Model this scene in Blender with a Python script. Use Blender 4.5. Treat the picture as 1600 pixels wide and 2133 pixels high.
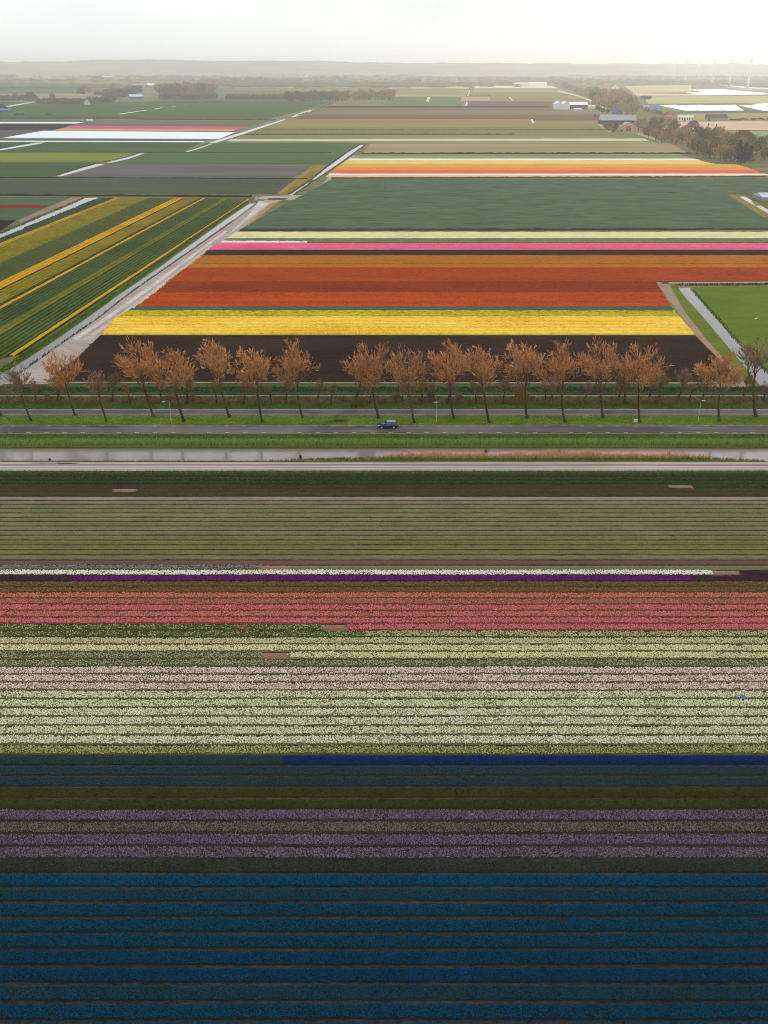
import bpy, math, random
import numpy as np
from mathutils import Vector, Matrix

sc = bpy.context.scene
for o in list(bpy.data.objects): bpy.data.objects.remove(o)

# ------------------------------------------------------------------ camera
PW, PH, FPX, HCAM = 1600.0, 2133.0, 2000.0, 76.0      # photo size, focal length in its pixels, height above ground
HORIZON = 133.0
PITCH = math.atan((PH/2-HORIZON)/FPX)
cam_d = bpy.data.cameras.new('camera'); cam = bpy.data.objects.new('camera', cam_d)
sc.collection.objects.link(cam); sc.camera = cam
cam.location = (0, 0, HCAM); cam.rotation_euler = (math.pi/2-PITCH, 0, 0)
cam_d.sensor_fit = 'VERTICAL'; cam_d.sensor_height = 24.0; cam_d.lens = 24.0*FPX/PH
cam_d.clip_start = 1.0; cam_d.clip_end = 60000.0
sc.render.resolution_x, sc.render.resolution_y = 768, 1024

# ------------------------------------------------------------------ sky, sun, exposure
SUN_EL, SUN_AZ = math.radians(27), math.radians(35)    # azimuth clockwise from the view direction (+Y)
world = bpy.data.worlds.new('World'); sc.world = world; world.use_nodes = True
wn, wl = world.node_tree.nodes, world.node_tree.links
bg = wn['Background']; bg.inputs['Strength'].default_value = 0.1
sky = wn.new('ShaderNodeTexSky'); sky.sky_type = 'NISHITA'; sky.sun_disc = False
sky.sun_elevation = SUN_EL; sky.sun_rotation = SUN_AZ; sky.dust_density = 3.0; sky.altitude = 50
tc = wn.new('ShaderNodeTexCoord')
mp = wn.new('ShaderNodeMapping'); mp.inputs['Scale'].default_value = (1.6, 1.6, 5.0)
nz = wn.new('ShaderNodeTexNoise'); nz.inputs['Scale'].default_value = 1.3; nz.inputs['Detail'].default_value = 5
cr = wn.new('ShaderNodeValToRGB')                      # an even cloud sheet, thin grey and white
cr.color_ramp.elements[0].position = 0.30; cr.color_ramp.elements[0].color = (9.4, 9.85, 9.95, 1)
cr.color_ramp.elements[1].position = 0.55; cr.color_ramp.elements[1].color = (11.2, 11.4, 11.4, 1)
mx = wn.new('ShaderNodeMix'); mx.data_type = 'RGBA'; mx.inputs['Factor'].default_value = 0.93
wl.new(tc.outputs['Generated'], mp.inputs['Vector']); wl.new(mp.outputs['Vector'], nz.inputs['Vector'])
wl.new(nz.outputs['Fac'], cr.inputs['Fac']); wl.new(sky.outputs['Color'], mx.inputs['A'])
wl.new(cr.outputs['Color'], mx.inputs['B']); wl.new(mx.outputs['Result'], bg.inputs['Color'])
sun_d = bpy.data.lights.new('sun', 'SUN'); sun = bpy.data.objects.new('sun', sun_d); sc.collection.objects.link(sun)
sun_d.energy = 1.5; sun_d.angle = math.radians(10); sun_d.color = (1.0, 0.94, 0.85)
sdir = Vector((math.sin(SUN_AZ)*math.cos(SUN_EL), math.cos(SUN_AZ)*math.cos(SUN_EL), math.sin(SUN_EL)))
sun.rotation_euler = sdir.to_track_quat('Z', 'Y').to_euler(); sun.location = (0, 0, 300)
vs = sc.view_settings; vs.view_transform = 'Standard'; vs.look = 'None'; vs.exposure = 0.0; vs.gamma = 1.0
vs.use_curve_mapping = False
HAZE = 1.35e-4                                           # per metre
HAZE_COL = (0.43, 0.42, 0.38)                           # light the air adds, used to estimate true colours of far fields
GAIN = 0.83
sc.cycles.use_denoising = True; sc.cycles.denoising_prefilter = 'NONE'; sc.cycles.filter_width = 1.0
sc.cycles.max_bounces = 6; sc.cycles.volume_bounces = 2; sc.cycles.transparent_max_bounces = 4

# ------------------------------------------------------------------ helpers
rng = np.random.default_rng(7); random.seed(7)
C = sc.collection
SP, CP = math.sin(PITCH), math.cos(PITCH)
def G(px, py, z=0.0):                                   # ground point seen at a photo pixel, at height z
    a = (px-PW/2)/FPX; b = -(py-PH/2)/FPX
    d = Vector((a, CP+b*SP, -SP+b*CP)); t = (z-HCAM)/d.z
    return Vector((d.x*t, d.y*t, z))
def YY(py, z=0.0): return G(800, py, z).y
def depth(y, z=0.0): return y*CP + (HCAM-z)*SP
def ppm(px, py): p = G(px, py); return FPX/depth(p.y)    # photo pixels per metre there
def XX(px, y, z=0.0): return (px-800)/FPX*depth(y, z)    # world x of photo column px at world distance y
def lin(c): return tuple(((v/255)/12.92 if v/255 <= 0.04045 else ((v/255+0.055)/1.055)**2.4) for v in c)
def lin(c, _l=lin): return tuple(v*GAIN for v in _l(c))
def alb(c, y=0.0):                                      # surface colour of what shows as c at distance y through the air
    T = math.exp(-HAZE*math.hypot(y, HCAM)); l = lin(c)
    a = [min(0.86, max(0.005, (v/GAIN-h*(1-T))/T*GAIN)) for v, h in zip(l, HAZE_COL)]; k = min(0.22, max(0.0, (y-450)/3000)); m = sum(a)/3
    return tuple(v*(1-k)+m*k for v in a)
ONES = ['', 'first', 'second', 'third', 'fourth', 'fifth', 'sixth', 'seventh', 'eighth', 'ninth', 'tenth', 'eleventh', 'twelfth', 'thirteenth', 'fourteenth', 'fifteenth', 'sixteenth', 'seventeenth', 'eighteenth', 'nineteenth']
TENS = {2: ('twenty', 'twentieth'), 3: ('thirty', 'thirtieth'), 4: ('forty', 'fortieth'), 5: ('fifty', 'fiftieth'), 6: ('sixty', 'sixtieth'), 7: ('seventy', 'seventieth'), 8: ('eighty', 'eightieth'), 9: ('ninety', 'ninetieth')}
def ordn(n): return ONES[n] if n < 20 else TENS[n//10][1] if n % 10 == 0 else TENS[n//10][0]+'-'+ONES[n % 10]

def tag(o, label=None, cat=None, group=None, kind=None):
    if label: o['label'] = label
    if cat: o['category'] = cat
    if group: o['group'] = group
    if kind: o['kind'] = kind
    return o
def link(name, data, parent=None, mat=None):
    o = bpy.data.objects.new(name, data); C.objects.link(o)
    if parent is not None: o.parent = parent
    if mat is not None and data is not None and not data.materials: data.materials.append(mat)
    return o
def empty(name, loc=(0, 0, 0), rz=0.0):
    o = link(name, None); o.location = loc; o.rotation_euler = (0, 0, rz); o.empty_display_size = 0.5
    return o
def mesh_np(name, V, F, smooth=False):
    V = np.asarray(V, np.float32).reshape(-1, 3); F = np.asarray(F, np.int32)
    me = bpy.data.meshes.new(name); me.vertices.add(len(V)); me.vertices.foreach_set('co', V.ravel())
    k = F.shape[1]; me.loops.add(F.size); me.loops.foreach_set('vertex_index', F.ravel())
    me.polygons.add(len(F)); me.polygons.foreach_set('loop_start', np.arange(0, F.size, k, dtype=np.int32))
    if smooth: me.polygons.foreach_set('use_smooth', np.ones(len(F), bool))
    me.update(calc_edges=True); me.validate(); return me
class MB:                                               # small mesh builder
    def __init__(s): s.v = []; s.f = []
    def add(s, vs, fs):
        n = len(s.v); s.v += [tuple(v) for v in vs]; s.f += [tuple(i+n for i in f) for f in fs]; return s
    def box(s, x0, x1, y0, y1, z0, z1):
        return s.add([(x0, y0, z0), (x1, y0, z0), (x1, y1, z0), (x0, y1, z0), (x0, y0, z1), (x1, y0, z1), (x1, y1, z1), (x0, y1, z1)],
                     [(3, 2, 1, 0), (4, 5, 6, 7), (0, 1, 5, 4), (1, 2, 6, 5), (2, 3, 7, 6), (3, 0, 4, 7)])
    def tube(s, pts, radii, n=8, cap=True):
        pts = [Vector(p) for p in pts]; rings = []
        for i, p in enumerate(pts):
            d = (pts[min(i+1, len(pts)-1)]-pts[max(i-1, 0)]).normalized()
            a = d.cross(Vector((0, 1, 0)) if abs(d.y) < 0.9 else Vector((1, 0, 0))).normalized(); b = d.cross(a)
            rings.append([p+(a*math.cos(t)+b*math.sin(t))*radii[i] for t in (2*math.pi*j/n for j in range(n))])
        vs = [v for r in rings for v in r]; fs = []
        for i in range(len(rings)-1):
            for j in range(n):
                fs.append((i*n+j, i*n+(j+1) % n, (i+1)*n+(j+1) % n, (i+1)*n+j))
        if cap: fs.append(tuple(range(n-1, -1, -1))); fs.append(tuple((len(rings)-1)*n+j for j in range(n)))
        return s.add(vs, fs)
    def prism(s, poly, y0, y1):                         # polygon in x,z extruded along y
        n = len(poly)
        vs = [(x, y0, z) for x, z in poly]+[(x, y1, z) for x, z in poly]
        fs = [tuple(range(n)), tuple(range(2*n-1, n-1, -1))]+[(i+n, (i+1) % n+n, (i+1) % n, i) for i in range(n)]
        return s.add(vs, fs)
    def mesh(s, name, smooth=False):
        me = bpy.data.meshes.new(name); me.from_pydata(s.v, [], s.f); me.validate()
        if smooth:
            for p in me.polygons: p.use_smooth = True
        return me
    def build(s, name, mat, parent=None, smooth=False): return link(name, s.mesh(name, smooth), parent, mat)

# ------------------------------------------------------------------ materials
MATS = {}
def mat(name, cols, scale=(1, 1, 1), patch=0.03, patch_amt=0.4, rough=0.85, bump=0.0, island=0.0, spec=0.0, detail=4.0,
        stripe=None, obj_random=0.0, metallic=0.0, sub=0.0, linear=False):
    """noise (or per-piece random) through a colour ramp; cols are linear colours from least to most"""
    if name in MATS: return MATS[name]
    m = bpy.data.materials.new(name); m.use_nodes = True; N, L = m.node_tree.nodes, m.node_tree.links
    b = N['Principled BSDF']; b.inputs['Roughness'].default_value = rough; b.inputs['Specular IOR Level'].default_value = spec
    b.inputs['Metallic'].default_value = metallic
    t = N.new('ShaderNodeTexCoord'); mpn = N.new('ShaderNodeMapping'); mpn.inputs['Scale'].default_value = scale
    oloc = N.new('ShaderNodeObjectInfo'); vad = N.new('ShaderNodeVectorMath'); vad.operation = 'ADD'
    L.new(t.outputs['Object'], vad.inputs[0]); L.new(oloc.outputs['Location'], vad.inputs[1]); crd = vad.outputs[0]
    L.new(crd, mpn.inputs['Vector'])
    n1 = N.new('ShaderNodeTexNoise'); n1.inputs['Scale'].default_value = 1.0; n1.inputs['Detail'].default_value = detail; n1.inputs['Roughness'].default_value = 0.65
    L.new(mpn.outputs['Vector'], n1.inputs['Vector'])
    def math_(op, a, b_):
        q = N.new('ShaderNodeMath'); q.operation = op
        for i, v in ((0, a), (1, b_)):
            if isinstance(v, (int, float)): q.inputs[i].default_value = v
            else: L.new(v, q.inputs[i])
        return q.outputs[0]
    fac = n1.outputs['Fac']
    if island:
        g = N.new('ShaderNodeNewGeometry')
        fac = math_('ADD', math_('MULTIPLY', g.outputs['Random Per Island'], island), math_('MULTIPLY', fac, 1-island))
    if patch_amt:
        mp2 = N.new('ShaderNodeMapping'); mp2.inputs['Scale'].default_value = (patch, patch*2.2, patch)
        L.new(crd, mp2.inputs['Vector'])
        n2 = N.new('ShaderNodeTexNoise'); n2.inputs['Scale'].default_value = 1.0; n2.inputs['Detail'].default_value = 3.0
        L.new(mp2.outputs['Vector'], n2.inputs['Vector'])
        fac = math_('ADD', fac, math_('MULTIPLY', math_('SUBTRACT', n2.outputs['Fac'], 0.5), patch_amt*2))
    if stripe:                                          # (pitch, amount, angle): crop rows too far off to build
        mp3 = N.new('ShaderNodeMapping'); mp3.inputs['Rotation'].default_value = (0, 0, stripe[2])
        L.new(crd, mp3.inputs['Vector'])
        w = N.new('ShaderNodeTexWave'); w.wave_type = 'BANDS'; w.bands_direction = 'Y'; w.inputs['Scale'].default_value = 0.314159/stripe[0]*1.0
        w.inputs['Distortion'].default_value = 0.6; w.inputs['Detail'].default_value = 2.0; w.inputs['Detail Scale'].default_value = 0.05
        L.new(mp3.outputs['Vector'], w.inputs['Vector'])
        fac = math_('ADD', fac, math_('MULTIPLY', math_('SUBTRACT', w.outputs['Fac'], 0.5), stripe[1]))
    if obj_random:
        oi = N.new('ShaderNodeObjectInfo')
        fac = math_('ADD', fac, math_('MULTIPLY', math_('SUBTRACT', oi.outputs['Random'], 0.5), obj_random))
    if len(cols) == 1: cols = vary(cols[0], 0.2)
    r = N.new('ShaderNodeValToRGB'); el = r.color_ramp.elements; n = len(cols)
    lo, hi = (0.0, 1.0) if (island > 0.5 or linear) else (0.3, 0.7)
    while len(el) < n: el.new(0.5)
    for i, c in enumerate(cols):
        el[i].position = lo+(hi-lo)*(i/(n-1) if n > 1 else 0); el[i].color = (*c[:3], 1)
    L.new(fac, r.inputs['Fac']); L.new(r.outputs['Color'], b.inputs['Base Color'])
    if bump:
        bn = N.new('ShaderNodeBump'); bn.inputs['Strength'].default_value = min(1.0, bump); bn.inputs['Distance'].default_value = 0.12
        L.new(n1.outputs['Fac'], bn.inputs['Height']); L.new(bn.outputs['Normal'], b.inputs['Normal'])
    MATS[name] = m; return m
def vary(c, d=0.35): return [tuple(v*(1-d) for v in c), tuple(c), tuple(min(0.9, v*(1+d)) for v in c)]
def plain(name, c, rough=0.7, d=0.12, scale=0.6, **k): return mat(name, vary(lin(c), d), (scale,)*3, rough=rough, patch_amt=0.0, **k)
def glass(name, c, rough=0.12):
    m = bpy.data.materials.new(name); m.use_nodes = True; b = m.node_tree.nodes['Principled BSDF']
    b.inputs['Base Color'].default_value = (*lin(c), 1); b.inputs['Roughness'].default_value = rough; b.inputs['Specular IOR Level'].default_value = 0.8
    return m
def water(name, c, c2, scale=(0.25, 0.9, 1), rough=0.1, bump=0.25):
    m = mat(name, [lin(c), lin(c2)], scale, patch=0.02, patch_amt=0.3, rough=rough, spec=0.5, bump=bump); return m

# ------------------------------------------------------------------ scatter shapes
def pyramids(P, w, h):                                  # little three-sided flower heads, one island each
    n = len(P); a = rng.uniform(0, math.pi*2/3, n); tilt = rng.normal(0, 0.25, (n, 2))*h[:, None]
    V = np.empty((n, 4, 3), np.float32)
    for j in range(3):
        t = a+j*math.pi*2/3
        V[:, j, 0] = P[:, 0]+np.cos(t)*w*0.6+tilt[:, 0]*0.5; V[:, j, 1] = P[:, 1]+np.sin(t)*w*0.6+tilt[:, 1]*0.5; V[:, j, 2] = P[:, 2]+h*rng.uniform(0.25, 0.6, n)
    V[:, 3, 0] = P[:, 0]+tilt[:, 0]; V[:, 3, 1] = P[:, 1]+tilt[:, 1]; V[:, 3, 2] = P[:, 2]+h
    base = np.array([[0, 1, 3], [1, 2, 3], [2, 0, 3]])
    F = (np.arange(n)[:, None, None]*4+base[None]).reshape(-1, 3)
    return V.reshape(-1, 3), F
def blades(P, w, h, lean=0.5, k=2, wind=0.0):           # k thin leaves per root
    P = np.repeat(P, k, 0); w = np.repeat(w, k); h = np.repeat(h, k); n = len(P)
    a = rng.uniform(0, 2*math.pi, n); l = rng.uniform(0.1, lean, n)*h; b = a+math.pi/2+rng.normal(0, 0.5, n)
    V = np.empty((n, 3, 3), np.float32)
    V[:, 0] = P; V[:, 1] = P; V[:, 2] = P
    V[:, 0, 0] += np.cos(b)*w/2; V[:, 0, 1] += np.sin(b)*w/2; V[:, 1, 0] -= np.cos(b)*w/2; V[:, 1, 1] -= np.sin(b)*w/2
    V[:, 2, 0] += np.cos(a)*l+wind*h; V[:, 2, 1] += np.sin(a)*l; V[:, 2, 2] += h
    return V.reshape(-1, 3), np.arange(n*3).reshape(-1, 3)

# ------------------------------------------------------------------ the lie of the land
ROW0, ROWP = YY(1042.8), (YY(1042.8)-YY(2128))/59.0     # crop beds: first gap and spacing
PROFILE = [(-150, 0.0), (YY(962), 0.0), (YY(959.5, -0.8), -0.95), (YY(931.0, -0.8), -0.95), (YY(929, -0.5), -0.5), (YY(905, 0.3), 0.22), (YY(903, 0.3), 0.30),
           (YY(886, 0.3), 0.30), (YY(884, 0.25), 0.24), (YY(865, 0.25), 0.24), (YY(853, 0.25), 0.24), (YY(846, 0.2), 0.2), (YY(827, 0.1), 0.1),
           (YY(824.5, -0.6), -0.7), (YY(820, -0.6), -0.7), (YY(818), 0.15), (YY(812), 0.2), (YY(806), 0.0), (14000, 0.0)]
def pz(y): return float(np.interp(y, [p[0] for p in PROFILE], [p[1] for p in PROFILE]))
def strip(name, y0, y1, x0, x1, off, m, parent=None, nx=1):
    ys = sorted([y0, y1]+[p[0] for p in PROFILE if min(y0, y1) < p[0] < max(y0, y1)])
    xs = np.linspace(x0, x1, nx+1); V = [(x, y, pz(y)+off) for y in ys for x in xs]; n = nx+1
    F = [(j*n+i, j*n+i+1, (j+1)*n+i+1, (j+1)*n+i) for j in range(len(ys)-1) for i in range(nx)]
    return link(name, mesh_np(name, V, F), parent, m)
M_ground = mat('meadow_soil_mix', [alb((96, 98, 66), 300), alb((120, 118, 84), 300), alb((138, 130, 98), 300)], (0.02, 0.05, 0.05), patch=0.002, patch_amt=0.5)
V = [(x, y, z) for y, z in PROFILE for x in (-9000, 9000)]
F = [(2*i, 2*i+1, 2*i+3, 2*i+2) for i in range(len(PROFILE)-1)]
tag(link('ground', mesh_np('ground', V, F), None, M_ground), kind='structure')
XL, XR = -150.0, 150.0                                   # how far the roadside is built in detail

# ------------------------------------------------------------------ near field: soil, beds of bulbs
M_soil_near = mat('dark_field_soil', [lin((44, 37, 29)), lin((64, 54, 43)), lin((82, 72, 60))], (1.2, 3.0, 2), patch=0.05, patch_amt=0.25, bump=0.4)
strip('field_soil', -60, YY(980), -130, 130, 0.012, M_soil_near)['kind'] = 'structure'

# style: blooms (sRGB, shown colours), leaves, bloom/m2, leaf/m2, plant height, soil colour of the bed, species
ST = {
 'grass':  ([], [(92, 128, 58), (70, 108, 44), (120, 145, 75)], 0, 30, 0.30, (60, 75, 35), 'grassy'),
 'green':  ([], [(46, 78, 34), (62, 98, 44), (38, 66, 30)], 0, 28, 0.30, (40, 52, 26), 'dark green leafy'),
 'brown':  ([], [(84, 66, 44), (64, 60, 34), (74, 52, 38)], 0, 18, 0.18, (66, 52, 38), 'brown withering'),
 'olive0': ([], [(82, 80, 44), (66, 70, 36), (96, 84, 54)], 0, 18, 0.20, (66, 60, 38), 'olive brown'),
 'track':  ([], [(130, 118, 100)], 0, 1.0, 0.08, (140, 124, 116), 'bare greyish'),
 'sprout_a': ([], [(118, 114, 82), (106, 118, 64), (128, 126, 94)], 0, 14, 0.15, (120, 114, 86), 'sparse grey-brown sprouting'),
 'sprout_b': ([], [(102, 122, 54), (116, 128, 72), (124, 122, 82)], 0, 17, 0.17, (116, 112, 80), 'sparse grey-green sprouting'),
 'sprout_c': ([], [(100, 126, 40), (114, 132, 54), (128, 128, 62)], 0, 18, 0.18, (114, 110, 68), 'sparse yellow-green sprouting'),
 'bare':   ([], [(104, 78, 66)], 0, 0.6, 0.08, (104, 78, 68), 'bare brown'),
 'ash':    ([(150, 144, 142), (120, 116, 112), (168, 158, 160)], [(80, 84, 60)], 15, 12, 0.22, (88, 78, 66), 'faded grey-lilac'),
 'white':  ([(252, 252, 247), (235, 233, 215), (252, 247, 225), (201, 210, 147)], [(92, 112, 48), (74, 92, 40)], 24, 10, 0.28, (70, 72, 42), 'bright white'),
 'purple': ([(112, 20, 124), (92, 22, 104), (124, 30, 132), (78, 26, 80)], [(64, 38, 56)], 30, 5, 0.24, (60, 30, 54), 'deep purple'),
 'plum':   ([(74, 40, 66), (62, 38, 52), (84, 44, 78)], [(62, 48, 42)], 24, 8, 0.22, (56, 42, 40), 'dull plum'),
 'bronze': ([(140, 110, 66), (132, 92, 62)], [(116, 102, 50), (100, 92, 44), (128, 108, 60)], 8, 22, 0.24, (90, 74, 44), 'bronze olive'),
 'salmon': ([(224, 128, 124), (201, 109, 100), (233, 147, 131), (150, 96, 66), (226, 113, 126)], [(124, 92, 58)], 24, 9, 0.26, (126, 82, 64), 'salmon'),
 'salmon2': ([(205, 117, 109), (186, 105, 90), (218, 136, 114), (140, 96, 62), (199, 109, 112)], [(124, 96, 58)], 23, 10, 0.26, (120, 82, 62), 'dull salmon'),
 'pink':   ([(240, 124, 136), (182, 100, 96), (232, 114, 146), (240, 132, 120), (160, 98, 76), (236, 108, 136)], [(130, 98, 66)], 24, 9, 0.26, (130, 80, 68), 'hot pink'),
 'leaf':   ([(168, 172, 112)], [(92, 118, 54), (78, 104, 46), (112, 132, 66)], 4, 30, 0.26, (70, 80, 40), 'green budding'),
 'leafcream': ([(200, 194, 150), (190, 186, 126)], [(104, 122, 60), (90, 110, 52)], 12, 18, 0.26, (80, 82, 46), 'green and cream'),
 'cream':  ([(226, 218, 182), (164, 162, 112), (214, 206, 170), (234, 224, 178), (190, 184, 142)], [(128, 128, 78)], 21, 10, 0.26, (112, 108, 70), 'cream'),
 'butter': ([(246, 238, 202), (180, 174, 122), (236, 228, 188), (246, 236, 176), (218, 212, 180)], [(132, 130, 80)], 24, 9, 0.27, (118, 112, 74), 'butter-cream'),
 'greyleaf': ([(172, 170, 138)], [(118, 128, 80), (100, 112, 66), (132, 136, 98)], 7, 26, 0.24, (88, 90, 56), 'grey-green'),
 'blush':  ([(252, 231, 212), (150, 132, 108), (239, 206, 186), (252, 241, 224), (228, 202, 210)], [(116, 110, 70), (100, 98, 60)], 22, 10, 0.28, (120, 108, 84), 'pale blush'),
 'ivory':  ([(252, 247, 210), (150, 152, 102), (237, 231, 189), (252, 252, 226), (217, 213, 163)], [(108, 118, 62), (94, 106, 54)], 22, 11, 0.28, (112, 114, 76), 'ivory white'),
 'ivory2': ([(252, 247, 212), (148, 152, 104), (237, 235, 197), (252, 252, 235), (210, 211, 163)], [(108, 120, 62), (94, 106, 54)], 23, 11, 0.28, (112, 116, 78), 'white'),
 'lime':   ([(188, 190, 132), (166, 170, 104)], [(124, 138, 66), (106, 124, 54), (138, 148, 80)], 10, 26, 0.26, (92, 98, 50), 'lime-tinged'),
 'royal':  ([(8, 50, 128), (24, 54, 80), (10, 44, 116), (12, 58, 138)], [(36, 56, 62)], 25, 9, 0.20, (26, 42, 62), 'deep royal blue'),
 'slate':  ([(38, 70, 90), (46, 72, 80)], [(50, 70, 68), (44, 62, 58), (60, 76, 68)], 14, 20, 0.20, (46, 54, 50), 'slate blue'),
 'moss':   ([], [(66, 70, 28), (54, 60, 24), (80, 80, 36)], 0, 34, 0.24, (54, 54, 24), 'dark moss green'),
 'lilac':  ([(142, 118, 146), (66, 60, 56), (122, 102, 120), (156, 128, 156), (84, 74, 78), (118, 92, 156)], [(66, 64, 54), (54, 52, 46)], 22, 12, 0.26, (66, 58, 58), 'dusky lilac'),
 'mauve':  ([(134, 116, 122), (66, 62, 52), (116, 104, 104), (144, 126, 130), (86, 80, 72)], [(72, 68, 54), (60, 58, 48)], 20, 14, 0.26, (68, 62, 56), 'faded mauve'),
 'teal':   ([(60, 74, 70)], [(44, 62, 52), (54, 68, 50), (36, 52, 48)], 2, 30, 0.24, (44, 48, 40), 'dark grey-green'),
 'blue':   ([(8, 82, 129), (22, 65, 79), (8, 88, 136), (10, 75, 114), (12, 94, 144)], [(36, 69, 70), (52, 69, 57)], 22, 12, 0.24, (28, 52, 58), 'bright cobalt blue'),
 'bluegr': ([(10, 77, 108), (36, 69, 74), (14, 80, 117)], [(46, 73, 70), (62, 73, 57), (42, 65, 64)], 19, 16, 0.24, (38, 52, 51), 'patchy blue and green'),
 'blue2':  ([(8, 78, 115), (28, 65, 72), (8, 84, 123), (10, 71, 102)], [(38, 69, 66), (54, 69, 53)], 20, 14, 0.24, (30, 50, 53), 'blue'),
 'blue3':  ([(8, 75, 119), (26, 63, 74), (8, 71, 110), (10, 80, 127)], [(36, 65, 68), (50, 65, 55)], 22, 12, 0.24, (28, 48, 55), 'rich blue'),
}
# bed index counted from the first gap of the sprouting field: list of (photo column where it ends, style); 'soil' leaves a gap
ROWS = {-7: 'grass', -6: 'green', -5: 'green', -4: 'green', -3: [(1396, 'brown'), (1440, 'soil'), (9999, 'green')],
        -2: [(238, 'brown'), (281, 'soil'), (9999, 'olive0')], -1: 'olive0', 0: 'track', 1: 'sprout_a', 2: 'sprout_a', 3: 'sprout_b', 4: 'sprout_a', 5: 'sprout_b', 6: 'sprout_b',
        7: 'sprout_a', 8: 'sprout_b', 9: 'sprout_b', 10: 'sprout_c', 11: 'sprout_c', 12: 'sprout_c', 13: 'sprout_b', 14: 'bare',
        15: [(545, 'ash'), (600, 'soil'), (9999, 'sprout_b')], 16: [(1482, 'white'), (1540, 'soil'), (9999, 'plum')],
        17: [(150, 'plum'), (1440, 'purple'), (9999, 'plum')], 18: 'bronze', 19: 'bronze', 20: 'salmon', 21: 'salmon2', 22: 'pink', 23: 'salmon', 24: 'pink',
        25: [(676, 'leaf'), (722, 'soil'), (9999, 'pink')], 26: [(760, 'leaf'), (9999, 'leafcream')], 27: 'cream', 28: 'butter',
        29: [(546, 'greyleaf'), (606, 'soil'), (9999, 'butter')], 30: 'greyleaf', 31: 'blush', 32: 'blush', 33: 'blush', 34: 'ivory', 35: 'ivory', 36: 'ivory2',
        37: 'ivory2', 38: 'ivory', 39: 'ivory2', 40: 'lime', 41: [(590, 'slate'), (9999, 'royal')], 42: 'slate', 43: 'slate', 44: 'moss', 45: 'moss',
        46: 'lilac', 47: 'mauve', 48: 'lilac', 49: 'lilac', 50: 'teal', 51: 'blue', 52: 'bluegr', 53: 'blue2', 54: 'blue2', 55: 'blue2', 56: 'blue3', 57: 'blue3', 58: 'bluegr', 59: 'blue2', 60: 'blue2', 61: 'blue3'}
M_patch = mat('dry_pinkish_soil', [lin((124, 98, 80)), lin((150, 120, 100))], (2, 2, 2), bump=0.3)
def style_mats(k):
    bl, lf, bd, ld, h, soil, sp = ST[k]
    mb = mat('bloom_'+k, [lin(c) for c in bl], (1.5, 1.5, 1.5), patch=0.10, patch_amt=0.42, island=0.85, rough=0.6) if bl else None
    ml = mat('leaf_'+k, [tuple(v*1.3 for v in lin(c)) for c in lf] if len(lf) > 1 else vary(lin(lf[0]), 0.25), (1, 1, 1), patch=0.1, patch_amt=0.3, island=0.8, rough=0.6, spec=0.05)
    ms = mat('bed_'+k, vary(lin(soil), 0.28), (3, 5, 3), patch=0.12, patch_amt=0.25, bump=0.5)
    return mb, ml, ms
def bed_shape(x0, x1, yc, w, h, seg):
    n = max(2, int((x1-x0)/seg)); xs = np.linspace(x0, x1, n+1); prof = [(-0.5, 0.0), (-0.42, 0.85), (0, 1.0), (0.42, 0.85), (0.5, 0.0)]
    V = np.empty((n+1, 5, 3)); jw = rng.normal(0, 0.04, (n+1, 5)); jh = rng.uniform(0.85, 1.1, (n+1, 5))
    for j, (a, b) in enumerate(prof):
        V[:, j, 0] = xs; V[:, j, 1] = yc+a*w+jw[:, j]; V[:, j, 2] = 0.015+b*h*jh[:, j]
    V[:, 0, 2] = V[:, 4, 2] = 0.0
    i = np.arange(n)[:, None]; j = np.arange(4)[None]; a = (i*5+j).ravel()
    return V.reshape(-1, 3), np.stack([a, a+1, a+6, a+5][::-1], 1)
BEDW = ROWP*0.83
by_style = {}
for k, v in sorted(ROWS.items()): by_style.setdefault(v if isinstance(v, str) else v[-1][1]+'/'+v[0][1], []).append(k)
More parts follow.
